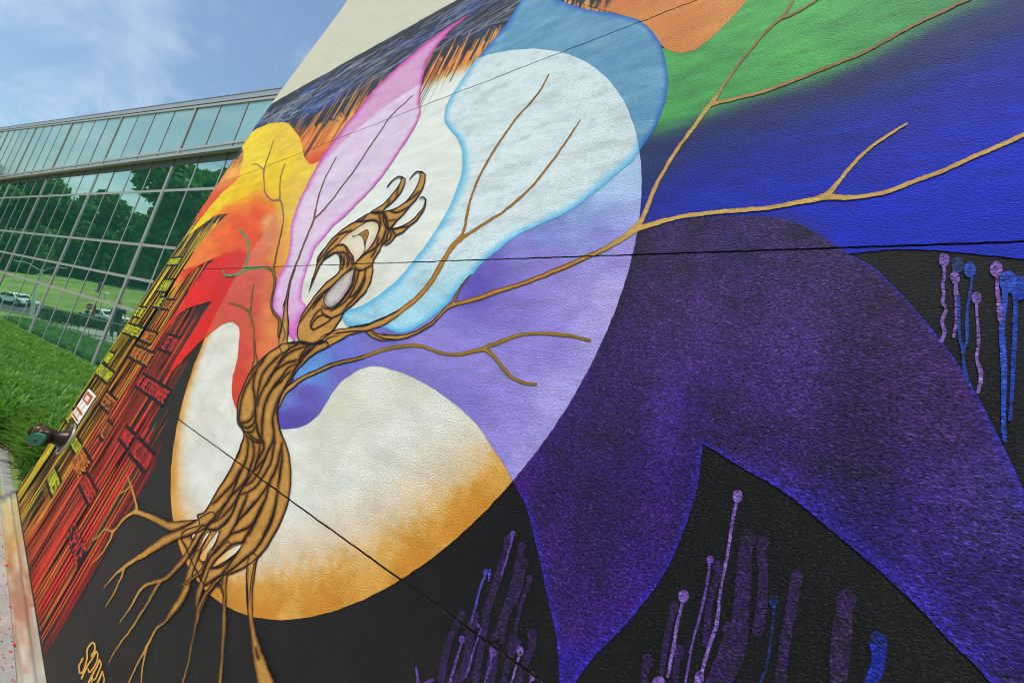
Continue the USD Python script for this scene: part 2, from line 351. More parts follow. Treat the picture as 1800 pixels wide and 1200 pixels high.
# ---- outlines of the mural
DC, DZ, DR = 1.9817, .6576 + 1.75, 1.5496
th = np.linspace(0, 2 * np.pi, 240, endpoint=False)
disc = Polygon(trace(DC + DR * np.cos(th), DZ + DR * np.sin(th)))
wall_left = LineString(E_PX + [(30, 900)])
EDGE = E_PX
blue_leaf = area([(604, 548), (602.5, 561.7), (607, 569), (618, 574), (647, 574), (678, 576), (688, 582), (702, 585), (717, 582.5), (737, 573), (755, 560), (780, 540), (792, 527), (807, 507), (827, 487), (847, 463), (873, 442), (900, 420), (933, 402), (967, 387), (1000, 372), (1033, 348), (1060, 328), (1083, 307), (1110, 284), (1135, 250), (1150, 227), (1162, 200), (1170, 175), (1174, 150), (1172, 120), (1165, 87), (1152, 62), (1130, 40), (1110, 31), (1080, 24), (1055, 20), (1030, 16), (1005, 9), (982, 0), (955, -14), (932, -20), (916, 0), (907.5, 15), (895, 35), (880, 55), (865, 72), (845, 96), (827, 117), (812, 140), (795, 165), (786, 182), (781, 202), (782, 215), (790, 227), (801, 240), (810, 257), (813, 275), (812, 300), (810, 312), (800, 340), (787, 370), (767, 403), (747, 433), (727, 458), (703, 487), (680, 508), (653, 527), (623, 542)])
pink_leaf = area([(829, 25.5), (805, 37), (782, 52), (760, 67), (735, 87), (705, 112), (675, 140), (650, 166), (630, 192), (605, 222), (585, 250), (567, 274), (553, 299), (540, 325), (527, 350), (517, 377), (511, 405), (510, 427), (507.5, 447), (500, 467), (493, 480), (487.5, 492), (483, 510), (479, 530), (479, 540), (483, 550), (491, 557), (503, 566), (507, 583), (512, 595), (518, 600), (520, 590), (522.5, 573), (528, 555), (538, 537), (531, 530), (530, 515), (531, 503), (535, 488), (540, 472), (547, 455), (555, 435), (570, 417), (587, 397), (607, 380), (623, 363), (640, 347), (655, 330), (670, 313), (683, 295), (698, 272), (720, 240), (732.5, 217.5), (740, 197.5), (739, 185), (739, 172), (741, 150), (745, 130), (752, 107), (765, 87), (782, 65), (805, 42)])
fire_leaf = area0(np.vstack([spline([(437, 236), (455, 225), (472, 218), (495, 215), (507, 218), (518, 230), (527, 243), (530, 255), (532, 268), (537, 280), (545, 289), (553, 287), (562, 282), (580, 262)]), [(560, 330), (540, 400), (530, 480), (505, 560), (505, 610)],
    spline([(470, 640), (445, 655), (428, 690), (418, 722), (410, 704), (407, 687), (407.5, 670), (412, 650), (417.5, 627), (420, 605), (421, 580), (417, 572), (408, 566), (400, 567), (388, 572), (378, 580), (362, 593), (345, 608), (320, 634), (296, 659)]),
    spline([(296, 659), (304, 639), (326, 604), (350, 563), (360, 547), (373, 529)]), spline([(373, 529), (343, 537), (320, 548), (300, 567), (288, 581)]), spline([(288, 581), (307, 552), (322, 527), (340, 500), (357, 477), (377.5, 454)]),
    spline([(377.5, 454), (357, 463), (337, 477), (317, 495), (295, 518)]), spline([(295, 518), (307, 497), (322, 472), (342, 442), (367, 408), (401, 376)]), spline([(401, 376), (383, 378), (367, 387), (350, 399), (331, 412.5)]),
    spline([(331, 412.5), (347, 392), (363, 372), (380, 350), (397, 333), (420, 312), (424, 293), (427.5, 280), (428, 270), (425, 259)])]))
purple_leaf = area0(np.vstack([spline([(660, 560), (800, 440), (900, 412), (1000, 372), (1112, 398), (1180, 392), (1250, 381), (1330, 380), (1400, 393), (1450, 419), (1487, 445)]), spline([(1487, 445), (1520, 460), (1550, 482), (1582, 515), (1610, 545), (1635, 575), (1660, 607), (1693, 653), (1738, 733), (1773, 804), (1795.5, 853), (1840, 950), (1880, 1060), (1900, 1180)]),
    spline([(1900, 1330), (1790, 1247), (1738, 1195), (1715, 1168), (1675, 1131), (1640, 1093), (1591, 1044), (1533, 991), (1480, 947), (1427, 902), (1382, 867), (1329, 835.5), (1275.5, 804), (1235.5, 778)]), spline([(1235.5, 778), (1231, 813), (1224, 862), (1210, 909), (1198, 942), (1180, 984), (1156, 1026), (1126, 1065), (1093, 1104), (1060, 1137), (1033, 1167), (1008, 1204), (996, 1224)]),
    spline([(990, 1240), (983.5, 1200), (982, 1158), (976, 1110), (964, 1056), (949, 984), (934, 924), (922, 885), (907, 859)]), spline([(907, 857), (893, 830), (880, 807), (863, 783), (847, 757), (823, 730), (793, 705), (757, 680), (720, 660), (687, 648), (660, 643), (637, 647), (613, 660), (593, 678), (580, 697), (567, 718), (553, 735), (533, 748), (513, 753), (490, 750), (486, 720), (500, 670), (560, 610)])]))
sea_leaf = area0([(1060, 120), (1168, 84), (1190, 93), (1200, 93.5), (1211, 91), (1225, 86), (1237, 77), (1265, 53), (1294, 23), (1314, 0), (1345, -40), (1560, -60), (1880, -60), (1930, 200), (1900, 472), (1800, 455), (1750, 450), (1712, 446), (1650, 440), (1575, 437), (1487, 446), (1450, 470), (1100, 480), (1000, 400), (1050, 200)])
orange_blob = area0(np.vstack([spline([(990, -8), (1050, 15), (1130, 40), (1150, 62), (1168, 84), (1190, 93), (1200, 93.5), (1211, 91), (1225, 86), (1237, 77), (1265, 53), (1294, 23), (1314, 0), (1345, -40)]), [(1345, -60), (930, -60)]]))

# ---- storm sky and orange glow above the disc
zt = lambda s: 4.885 + .032 * (np.asarray(s) - 2.4)
ss = np.linspace(5.95, .75, 60)
storm_s = Polygon(np.vstack([trace(ss, zt(ss)), trace(ss[::-1], np.full(60, 2.6))])).intersection(sbox(-50, -70, 1900, 1300))
edge_poly = Polygon(EDGE + [(28, 862), (60, 1260), (2200, 1400), (2200, -90), (640, -90), (625, -30)])
storm_s = storm_s.intersection(edge_poly)
def storm_color(P):
    q = sz(P); z = q[:, 1]; s = q[:, 0]
    n1 = wn(P, 3.2, 9, 1, 5); n2 = wn(P, 14, 30, 2, 4); n3 = wn(P, 1.2, 3, 3, 3)
    base = blend((30, 32, 42), (84, 88, 104), np.clip(.35 + .9 * n2 * .7 + .5 * n1, 0, 1))
    base = blend(base, (40, 74, 150), np.clip(.9 * sstep(.12, .55, n3 + .35 * n2) * sstep(4.75, 4.45, z) * sstep(3.95, 4.15, z), 0, 1))
    base = blend(base, (150, 156, 172), np.clip(sstep(.38, .75, n1 + .4 * n2) * .75, 0, 1))
    base = blend(base, (44, 110, 120), np.clip(sstep(.3, .8, n3) * .4 * (s < 2.2), 0, 1))
    fing = meshkit.noise(np.c_[s * 26, s * 0 + 1, s * 0], 5) * .24 + meshkit.noise(np.c_[s * 75, s * 0, s * 0 + 3], 6) * .16 * (meshkit.noise(np.c_[s * 2.5, s * 0, s * 0 + 9], 8) > .42) + .06 * np.sin(s * 2)
    org = blend((240, 122, 44), (252, 186, 84), np.clip(.5 + wn(P, 2, 5, 4, 3), 0, 1))
    org = blend(org, (232, 84, 44), sstep(3.75, 3.45, z))
    org = blend(org, (222, 120, 84), np.clip(sstep(.2, .7, n1), 0, 1) * .5)
    t = sstep(4.18 - fing * .95 + .02, 4.18 - fing * .95 - .03, z)
    c = blend(base, org, t)
    c = blend(c, (40, 36, 44), sstep(3.2, 3.05, z + .12 * n2))
    return L(c)
paint('painted_storm_sky', storm_s, storm_color, 1, wall, h=3.2, label='dark storm band with white swirls over dripping orange paint')
sw, swb = [], []
for k in range(300):
    s0 = rng.uniform(.7, 5.8); z0 = rng.uniform(4.22, 4.80); big = rng.random() < .14
    n = 14; a = rng.uniform(-.5, .5) + (np.pi if rng.random() < .5 else 0); R = rng.uniform(.08, .2) if big else rng.uniform(.06, .3)
    if big: u = np.linspace(0, rng.uniform(4, 8), 24); rr = R * (1 - u / 10); ps = np.c_[s0 + rr * 1.3 * np.cos(u), z0 + rr * .5 * np.sin(u)]
    else: u = np.linspace(-1, 1, n); ps = np.c_[s0 + u * R, z0 + .12 * R * np.sin(u * rng.uniform(1, 3) + a) + u * R * rng.uniform(-.25, .1)]
    ps = ps[(ps[:, 1] < zt(ps[:, 0]) - .03) & (ps[:, 1] > 4.1) & (ps[:, 0] < wall_edge(4.4) - .03)]
    if len(ps) < 4: continue
    g = ribbon(trace(ps[:, 0], ps[:, 1]), rng.uniform(.5, 1.1), smooth=False)
    (swb if rng.random() < .25 else sw).append(g)
dr, dro = [], []
for k in range(420):
    s0 = rng.uniform(.8, 5.75); zt0 = 4.02 + .12 * rng.random(); ln = rng.uniform(.1, .55) * (.4 + .9 * meshkit.noise(np.array([[s0 * 2.2, 0, 4.]]))[0]); w = rng.uniform(.003, .012)
    if k % 3: dr.append(rect_on_wall(s0, s0 - w, zt0 - ln, zt0 + .05, 3))
    else: dro.append(rect_on_wall(s0, s0 - w, zt0 - .1, zt0 + ln * .55, 3))
paint('storm_drips', unary_union(dr).intersection(storm_s), (42, 42, 58), 2.4, wall, kind='stuff'); paint('storm_drips', unary_union(dro).intersection(storm_s), (246, 168, 84), 2.6, wall, kind='stuff')
obj_s = paint('storm_brushwork', unary_union(sw), (142, 146, 160), 2, wall, kind='stuff')
paint('storm_brushwork', unary_union(swb), (52, 92, 178), 2.2, wall, kind='stuff')

# ---- vertical streaks of paint at the left, under and beside the fire leaf
zr = np.array([0, .35, .6, .85, 1.05, 1.6, 2.5, 3.05, 3.3]); sr = np.array([3.35, 3.28, 2.98, 3.1, 3.02, 3.4, 4.2, 4.75, 5.2])
stops = [(0, (244, 206, 30)), (.16, (222, 170, 34)), (.3, (240, 150, 44)), (.46, (232, 90, 44)), (.7, (240, 56, 40)), (1, (214, 44, 36))]
def streak_color(t, r):
    c = np.array([np.interp(t, [a for a, _ in stops], [b[k] for _, b in stops]) for k in range(3)])
    if r < .10: c = np.array((232, 222, 36)) if t < .45 else np.array((240, 130, 40))
    elif r < .15: c = np.array((140, 160, 40))
    elif r < .26: c = c * .5 + np.array((70, 30, 20)) * .5
    elif r < .34: c = c * .22
    return np.clip(c * rng.uniform(.85, 1.12), 0, 255)
V, F, C = [], [], []
def streak(s, w, z0, z1, c, layer=1.5):
    n = len(V); nz = max(2, int((z1 - z0) / .25) + 2)
    zs = np.linspace(z0, z1, nz); wob = (meshkit.noise(np.c_[zs * 3, np.full(nz, s * 31), zs * 0]) - .5) * .006
    ww = w * np.interp(np.linspace(0, 1, nz), [0, .12, .9, 1], [.3, 1, 1, .55])
    for z, o, q in zip(zs, wob, ww):
        V.append((-(s + o - q / 2), WALL_Y - layer * .0005, z)); V.append((-(s + o + q / 2), WALL_Y - layer * .0005, z)); C.extend([L(c)] * 2)
    for k in range(nz - 1):
        a = n + 2 * k; F.extend([(a, a + 2, a + 1), (a + 1, a + 2, a + 3)])
for k in range(1500):
    t = rng.random() ** .9; z1 = rng.uniform(.25, 3.2)
    s = 5.79 - t * (5.79 - 2.95); lim = np.interp(z1, zr, sr)
    if s < lim + .0: 
        z1 = rng.uniform(.02, 1.2)
        if s < np.interp(z1, zr, sr): continue
    ln = rng.choice([rng.uniform(.1, .4), rng.uniform(.3, 1.0), rng.uniform(.8, 1.8)]); z0 = max(.012, z1 - ln)
    w = rng.choice([rng.uniform(.003, .007), rng.uniform(.006, .012), rng.uniform(.012, .024)], p=[.55, .35, .10])
    w *= np.interp(s, [3, 4, 5.8], [1.25, 1.9, 3.6])
    dens = np.interp(t, [0, .35, .8, 1], [1, .95, .7, .35])
    if rng.random() > dens: continue
    if z1 > 2.3 and rng.random() < .45: continue
    z1 = min(z1, 3.02 + .2 * rng.random())
    s = min(s, wall_edge((z0 + z1) / 2) - .02)
    streak(s, w, z0, z1, streak_color(np.clip(t, 0, 1), rng.random()), 1 + .3 * rng.random())
for k in range(420):
    t = rng.random(); s = 5.76 - t * 2.7; z1 = rng.uniform(.2, 2.9); z0 = max(.012, z1 - rng.uniform(.3, 1.6))
    if s < np.interp(z1, zr, sr): continue
    streak(s, rng.uniform(.004, .010) * np.interp(s, [3, 4, 5.8], [1.2, 1.8, 3.2]), z0, z1, (20, 22, 28), 1.45)
V = np.array(V); zj = V[:, 2]
obj('paint_streaks', trimesh.Trimesh(V, np.array(F), process=False), 'wall_paint', wall, col=np.array(C), kind='stuff', label='vertical streaks of yellow, orange and red paint')

# ---- the pale disc
def disc_color(P):
    q = sz(P); dx, dz = q[:, 0] - DC, q[:, 1] - DZ; r = np.hypot(dx, dz); a = np.degrees(np.arctan2(dz, -dx)) % 360   # 0 = towards the right
    rim = np.interp(a, [0, 40, 90, 130, 160, 200, 225, 250, 280, 300, 325, 345, 360], [.08, .10, .16, .22, .14, .13, .15, .19, .30, .40, .38, .2, .08])
    d = DR - r; n = wn(P, 7, 7, 3, 5)
    c = blend((226, 221, 205), (238, 235, 226), np.clip(.5 + n * 1.2, 0, 1))
    up = sstep(DZ - .3, DZ + .5, q[:, 1]); c = blend(c, (238, 239, 234), up)
    t = np.clip(1 - (d / rim) + .12 * wn(P, 40, 40, 13, 3) + .05 * n, 0, 1)
    c = blend(c, (228, 196, 160), sstep(0, .5, t) * .6)
    c = blend(c, (228, 168, 78), sstep(.38, .9, t))
    c = blend(c, (208, 134, 40), sstep(.6, 1.0, t) * sstep(.1, .5, n + .35) * .8)
    return L(c)
paint('painted_disc', disc.intersection(edge_poly), disc_color, 2, wall, h=4.5, label='large pale disc with a golden rim')

# ---- sea-coloured wing
SEA_LINE = LineString([(900, 320), (1150, 222), (1258, 182), (1352, 157), (1450, 122), (1533, 88), (1620, 44), (1740, -14), (1960, -150)])
SEA_SIDE = Polygon(list(SEA_LINE.coords) + [(2000, 900), (800, 900)])
def sea(P):
    d = dist_to(SEA_LINE, P) * np.where(inside(SEA_SIDE, P), 1, -1); n = wn(P, 3, 7, 31, 4); n2 = wn(P, 10, 26, 32, 4); d = d + 14 * n + 6 * n2
    g = blend((74, 162, 82), (66, 138, 76), np.clip(.5 + n, 0, 1)); g = blend(g, (92, 176, 84), sstep(.1, .6, n2) * .4); g = blend(g, (62, 112, 84), np.clip((P[:, 0] - 1420) / 420, 0, 1) * .7)
    b = blend((30, 40, 86), (20, 36, 140), sstep(10, 130, d)); b = blend(b, (18, 38, 172), sstep(110, 260, d)); b = blend(b, (24, 58, 190), sstep(.1, .6, n2) * sstep(60, 160, d) * .5)
    b = blend(b, (34, 50, 92), np.clip((1240 - P[:, 0]) / 110, 0, 1) * sstep(140, 60, d) * .8); b = blend(b, (36, 56, 100), np.clip((P[:, 0] - 1500) / 300, 0, 1) * sstep(90, 20, d) * .7)
    b = blend(b, (44, 40, 86), sstep(352, 420, P[:, 1] + 14 * n2) * sstep(1500, 1380, P[:, 0]) * .85)
    return blend(g, b, sstep(-16, 34, d))
def grain(P, c, amp, sx=9, szz=22, seed=1): return c * (1 + amp * wn(P, sx, szz, seed, 4))[:, None]
paint('painted_wing', sea_leaf.difference(disc), lambda P: L(np.clip(grain(P, sea(P) * 1.12, .2, 16, 40), 0, 255)), 3, wall, h=4.5, mat='wall_paint', label='long wing running from green down to deep blue')
def orange_color(P):
    q = sz(P); n = wn(P, 4, 10, 2, 5); c = blend((214, 116, 56), (226, 160, 84), np.clip(.5 + n, 0, 1)); c = blend(c, (196, 84, 52), sstep(.1, .6, wn(P, 6, 16, 6, 4)) * .7)
    f = meshkit.noise(np.c_[q[:, 0] * 40, q[:, 0] * 0, q[:, 0] * 0], 3) * .36
    return L(blend(c, (44, 44, 58), sstep(0, .05, q[:, 1] - 4.16 + f)))
paint('painted_orange_glow', orange_blob, orange_color, 4, wall, h=3.5)

# ---- purple wing, paler where it crosses the disc
dark_purple = field([(940, 880, 62, 30, 120), (980, 960, 66, 32, 128), (1000, 1080, 64, 28, 130), (1010, 1180, 50, 30, 160), (1080, 1000, 52, 26, 112), (1150, 900, 56, 26, 110), (1130, 980, 48, 24, 110), (1200, 850, 48, 24, 110), (1100, 820, 58, 34, 130), (1140, 720, 74, 50, 140), (1060, 760, 62, 44, 120), (1130, 640, 74, 56, 126), (1200, 740, 60, 36, 124),
                     (1130, 520, 60, 48, 96), (1200, 450, 56, 48, 90), (1300, 420, 50, 44, 96), (1400, 430, 52, 46, 90), (1120, 450, 50, 44, 84), (1250, 560, 72, 54, 120), (1380, 560, 66, 52, 112), (1480, 520, 60, 50, 100), (1400, 700, 66, 46, 118), (1300, 700, 66, 44, 122), (1550, 640, 66, 48, 116), (1640, 740, 60, 46, 110), (1500, 800, 58, 40, 116),
                     (1700, 850, 62, 58, 130), (1740, 930, 60, 60, 136), (1620, 930, 46, 32, 110), (1700, 1030, 40, 28, 104), (1780, 1050, 42, 36, 110), (1560, 960, 44, 36, 140), (1480, 900, 50, 40, 140), (1350, 800, 58, 42, 130), (1780, 1180, 40, 34, 120)], 3.0)
pale_purple = field([(1060, 330, 176, 206, 240), (1095, 320, 180, 212, 244), (1020, 370, 140, 170, 226), (1080, 380, 150, 168, 228), (960, 410, 122, 140, 212), (1060, 410, 134, 134, 214), (920, 440, 126, 124, 204), (1090, 440, 158, 140, 220), (860, 470, 104, 88, 190), (960, 470, 140, 120, 208), (840, 500, 82, 66, 178), (900, 540, 130, 112, 204), (1000, 520, 158, 138, 220), (1075, 520, 186, 168, 236),
                     (760, 600, 142, 126, 214), (660, 610, 120, 106, 200), (600, 620, 96, 110, 210), (560, 640, 84, 146, 220), (540, 655, 84, 156, 232), (530, 620, 100, 160, 230), (600, 655, 104, 90, 190), (540, 690, 88, 72, 172), (520, 735, 76, 60, 168), (500, 745, 70, 54, 164), (500, 700, 92, 120, 200), (850, 640, 144, 128, 214), (960, 600, 142, 122, 212), (1050, 580, 176, 160, 232), (820, 710, 124, 110, 202), (900, 720, 148, 130, 218), (980, 700, 176, 160, 232), (880, 790, 146, 130, 216), (920, 800, 168, 154, 230), (910, 845, 160, 150, 226)], 3.0)
def purple_color(P):
    q = sz(P); e = purple_leaf.boundary; d = dist_to(e, P); inn = inside(disc, P)
    c = dark_purple(P) * np.array([1.06, .74, 1.02]); n = wn(P, 8, 16, 4, 5); vs = wn(P, 9, 1.6, 21, 4); c = c * (1 + .55 * vs)[:, None]; c = blend(c, (84, 24, 92), sstep(.15, .6, wn(P, 6, 1.2, 22, 3)) * .35)
    c = blend(c, (28, 22, 44), sstep(.05, .7, -n) * .55)
    ew = np.where((P[:, 0] > 1380) & (P[:, 1] > 860), 46, np.where(P[:, 1] > 690, 16, 9)) * np.clip(1 + .8 * n, .4, 2); t = np.clip(1 - d / ew, 0, 1) ** 1.4 * (P[:, 0] > 915) * (P[:, 1] > 452)
    c = blend(c, (56, 44, 214), t * .68)
    return L(np.clip(c, 0, 255))
def lilac_color(P): return L(np.clip((pale_purple(P) * .82 + np.array((172, 162, 220)) * .2) * (1 + .12 * wn(P, 12, 26, 5, 4))[:, None], 0, 255))
pl = purple_leaf.intersection(sbox(-50, -90, 2000, 1320))
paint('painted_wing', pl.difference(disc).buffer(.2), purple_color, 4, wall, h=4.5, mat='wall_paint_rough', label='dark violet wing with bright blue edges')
paint('painted_wing', pl.union(Polygon([(880, 430), (1000, 350), (1060, 300), (1105, 255), (1170, 250), (1170, 430), (1000, 470)])).intersection(disc), lilac_color, 4, wall, h=4.0, label='pale lilac part of the wing lying on the disc')

# ---- fire-coloured leaf
fire = field([(470, 230, 248, 206, 34), (500, 240, 244, 196, 60), (450, 280, 250, 214, 40), (500, 300, 248, 204, 20), (440, 320, 250, 202, 16), (400, 345, 252, 206, 20), (480, 330, 246, 198, 16), (520, 320, 240, 192, 70), (530, 300, 246, 206, 60), (515, 340, 238, 190, 60), (360, 385, 250, 208, 10), (335, 408, 252, 214, 10), (380, 362, 250, 206, 14), (420, 340, 250, 196, 14), (460, 345, 246, 160, 30),
              (430, 365, 246, 120, 36), (400, 372, 246, 132, 36), (450, 375, 240, 84, 36), (420, 395, 242, 88, 38), (390, 400, 244, 110, 44), (465, 360, 242, 110, 40), (360, 430, 246, 124, 50), (330, 470, 246, 128, 52), (300, 512, 246, 130, 50), (400, 430, 242, 98, 44), (440, 410, 240, 84, 40), (425, 440, 238, 90, 50),
              (400, 460, 226, 46, 36), (370, 480, 228, 36, 34), (420, 465, 222, 60, 50), (340, 520, 230, 36, 32), (300, 570, 232, 38, 32), (390, 500, 220, 40, 40), (370, 520, 226, 34, 32), (380, 550, 224, 40, 34), (340, 600, 228, 34, 30), (300, 650, 228, 34, 30), (360, 570, 226, 36, 30),
              (475, 390, 232, 150, 96), (500, 370, 242, 196, 76), (505, 400, 242, 186, 60), (500, 440, 240, 176, 66), (480, 420, 228, 132, 88), (460, 440, 226, 118, 84), (440, 460, 224, 104, 78), (485, 455, 236, 150, 66), (470, 470, 228, 112, 68), (425, 490, 220, 92, 76), (450, 500, 218, 92, 76), (470, 510, 230, 116, 76), (420, 540, 222, 84, 68), (445, 540, 216, 86, 70), (475, 550, 234, 128, 72), (485, 580, 238, 140, 78), (440, 590, 224, 86, 66), (470, 610, 234, 120, 70), (430, 620, 222, 74, 60), (420, 660, 222, 66, 54), (415, 700, 220, 66, 52), (440, 640, 226, 92, 62)], 4.0)
def split_field(samples, region, keep_in, power):
    S = np.asarray(samples, float); m = shapely.contains_xy(region, S[:, 0], S[:, 1]) & (S[:, 1] > 300)
    return field(S[m] if keep_in else S[~m], power)
FIRE = fire.samples
fire_in, fire_out = split_field(FIRE, disc, True, 5.0), split_field(FIRE, disc, False, 7.0)
RED_ZONE = Polygon([(200, 800), (240, 500), (357, 463), (377.5, 454), (396, 446), (418, 441), (440, 445), (458, 455), (470, 470), (520, 800)])
ORANGE_ZONE = Polygon([(200, 800), (250, 500), (345, 425), (383, 379), (401, 372), (418, 358), (438, 350), (460, 350), (478, 360), (490, 378), (540, 800)])
def zones(P, keep_in):
    S = FIRE; m = shapely.contains_xy(disc, S[:, 0], S[:, 1]) & (S[:, 1] > 300); S = S[m == keep_in]
    zr_ = shapely.contains_xy(RED_ZONE, S[:, 0], S[:, 1]); zo = shapely.contains_xy(ORANGE_ZONE, S[:, 0], S[:, 1]) & ~zr_; zy = ~zr_ & ~zo
    sd = lambda z: dist_to(z.boundary, P) * np.where(inside(z, P), 1, -1)
    w1 = 3 * wn(P, 9, 20, 33, 3); so, sr_ = (13, 3) if not keep_in else (16, 14)
    c = blend(field(S[zy], 4.0)(P), field(S[zo], 4.0)(P), sstep(-so, so, sd(ORANGE_ZONE) + 2 * w1))
    return blend(c, field(S[zr_], 4.0)(P), sstep(-sr_, sr_, sd(RED_ZONE) + w1))
fire_out, fire_in = (lambda P: zones(P, False)), (lambda P: zones(P, True))
def fire_color(f):
    def g(P):
        c = f(P); n = wn(P, 5, 14, 6, 5); c = np.clip(c * (1 + .08 * n)[:, None], 0, 255)
        return L(blend(c, np.minimum(c * 1.2 + 14, 255), sstep(.25, .8, wn(P, 14, 40, 7, 4)) * .3))
    return g
fl_ = fire_leaf.intersection(edge_poly)
paint('painted_leaf', fl_.difference(disc), fire_color(fire_out), 5, wall, h=2.6, label='leaf like a flame, yellow above, orange and red below')
paint('painted_leaf', fl_.intersection(disc), fire_color(fire_in), 5, wall, h=2.6, label='paler salmon half of the flame leaf on the disc')
# ---- pink leaf
def pink_color(P):
    d = dist_to(pink_leaf.boundary, P); y = P[:, 1]; inn = inside(disc, P); n = wn(P, 9, 20, 8, 4)
    c = blend((236, 214, 238), (228, 192, 228), np.clip(.4 + n, 0, 1)); c = np.where(inn[:, None], c, blend(c, (222, 150, 204), np.full(len(P), .75)))
    lw = np.interp(y, [20, 100, 300, 480, 600], [9, 8, 8, 9, 9]) * (1 + .5 * n)
    e = np.array([np.interp(y, [20, 300, 440, 560, 600], [206, 202, 214, 228, 238])]).T
    ec = np.c_[e[:, 0], np.interp(y, [20, 300, 440, 560], [20, 40, 70, 66]), np.interp(y, [20, 300, 440, 600], [132, 168, 206, 204])]
    c = blend(c, ec, np.clip(1 - d / lw, 0, 1) ** 1.5 * .86)
    c = blend(c, (232, 92, 208), sstep(545, 590, y) * .85)
    c = blend(c, (232, 120, 212), sstep(470, 540, y) * .3)
    return L(np.clip(c, 0, 255))
paint('painted_leaf', pink_leaf, pink_color, 6, wall, h=2.6, label='slender pink leaf with a magenta edge')
# ---- blue leaf
def blue_color(P, inn):
    d = dist_to(blue_leaf.boundary, P); y = P[:, 1]; n = wn(P, 8, 18, 9, 5); n2 = wn(P, 24, 60, 10, 3)
    lo = sstep(420, 540, y)[:, None]
    ci = np.array((224, 236, 242)) * (1 - lo) + np.array((176, 222, 242)) * lo
    ci = ci * (1 - .10 * sstep(.0, .6, n)[:, None]); ci = blend(ci, (150, 192, 214), sstep(.1, .7, n2) * .35)
    co = blend((126, 176, 208), (88, 146, 188), np.clip(.5 + n, 0, 1))
    wi = np.interp(y, [80, 200, 300, 560], [9, 13, 17, 13]) * (1 + .5 * n)
    ci = blend(ci, (66, 178, 236), np.clip(1 - d / wi, 0, 1) ** 1.3 * .85)
    co = blend(co, (30, 98, 200), np.clip(1 - d / (10 * (1 + .5 * n)), 0, 1) ** 1.3 * .9)
    return L(ci if inn else co)
paint('painted_leaf', blue_leaf.intersection(disc), lambda P: blue_color(P, True), 6, wall, h=3.2, label='pale icy part of the blue leaf on the disc')
paint('painted_leaf', blue_leaf.difference(disc), lambda P: blue_color(P, False), 6, wall, h=3.2, label='steel blue tip of the leaf beyond the disc')

# ---- the tree figure: trunk, pod, head, hand, branches, roots; drawn in browns with dark outlines
trunk = area([(530, 600), (522, 601), (510, 602), (497, 604), (482, 612), (470, 620), (458, 631), (446, 645), (435, 660), (427, 678), (420, 695), (416, 713), (416, 730), (418, 745), (427, 759), (424, 778), (418, 793), (410, 812), (402, 828), (390, 848), (378, 867), (367, 887), (356, 900), (346, 905), (350, 920), (330, 928), (318, 945), (324, 960), (333, 978), (341, 997), (350, 1013), (359, 1027), (367, 1025), (383, 1013), (397, 1010), (417, 1003), (433, 995), (450, 982), (465, 967), (478, 947), (490, 925), (500, 903), (507, 880), (511, 858), (512, 830), (509, 802), (505, 785), (498, 768), (493, 755), (490, 738), (489, 722), (492, 703), (499, 688), (511, 672), (520, 655), (540, 633), (560, 618), (578, 606), (570, 598), (555, 603), (543, 605)])
figure = area([(543, 512.5), (544, 507), (548, 490), (555, 470), (558, 453), (567, 440), (578, 425), (593, 410), (610, 397), (627, 387), (640, 378), (652, 374), (665, 372), (674, 374), (680, 385), (683, 400), (688, 414), (680, 424), (673, 430), (668, 440), (660, 453), (656, 465), (656, 475), (653, 490), (647, 507), (633, 523), (618, 538), (605, 549), (602, 556), (595, 568), (583, 583), (570, 595), (555, 603), (543, 605), (530, 602), (522.5, 595), (521, 585), (524, 570), (530, 553), (540, 537), (550, 522), (563, 507), (580, 490), (593, 479), (597, 470), (597, 463), (596, 450), (590, 445), (577, 450), (567, 460), (560, 474), (553, 488), (547, 503)])
finger1 = area([(652, 374), (667, 362), (683, 348), (695, 333), (703, 320), (706, 312), (713, 313), (712, 323), (707, 335), (697, 348), (685, 360), (677, 367), (672, 374)])
finger2 = area([(674, 375), (688, 368), (707, 358), (723, 342), (733, 325), (738, 310), (739, 303), (747, 305), (748, 313), (745, 327), (740, 338), (732, 350), (720, 363), (710, 376), (698, 388), (690, 397), (680, 402)])
finger3 = area([(683, 404), (692, 400), (703, 398), (722, 387), (737, 373), (745, 360), (747, 352), (749, 358), (743, 373), (732, 388), (718, 399), (710, 408), (698, 413), (690, 423), (676, 430), (680, 415)])
curls = [ribbon([(707, 312, 3.5), (700, 310.5, 2.4), (690, 317, 1.8), (680, 328.5, 1.6)]), ribbon([(742, 302.5, 3.5), (733, 302, 2.4), (726, 307, 1.8), (720, 314.5, 1.6)]), ribbon([(748, 352, 3), (743.5, 346.5, 2.6), (737.5, 349, 1.6)])]
BR = {}
def arm(name, *ps): BR[name] = [np.array(p, float) for p in ps]
arm('limb blue', [(572, 600, 22), (595, 588, 20), (613, 582, 14), (647, 574, 12), (680, 562, 11), (713, 540, 9), (740, 517, 9), (763, 487, 9), (780, 457, 9), (797, 431, 9), (813, 415, 8)],
    [(808, 420, 8), (815, 407, 5), (823, 367, 4.6), (833, 333, 4), (847, 303, 4), (870, 262, 3.8), (885, 240, 3.6), (905, 212, 3.4), (922, 192, 3.2), (940, 172, 3), (955, 150, 2.6), (965, 130, 2)],
    [(808, 422, 8), (820, 413, 6), (857, 390, 4.6), (900, 360, 4.4), (940, 323, 4), (960, 297, 4), (980, 271, 3.6), (1000, 242, 3.4), (1020, 211, 2)])
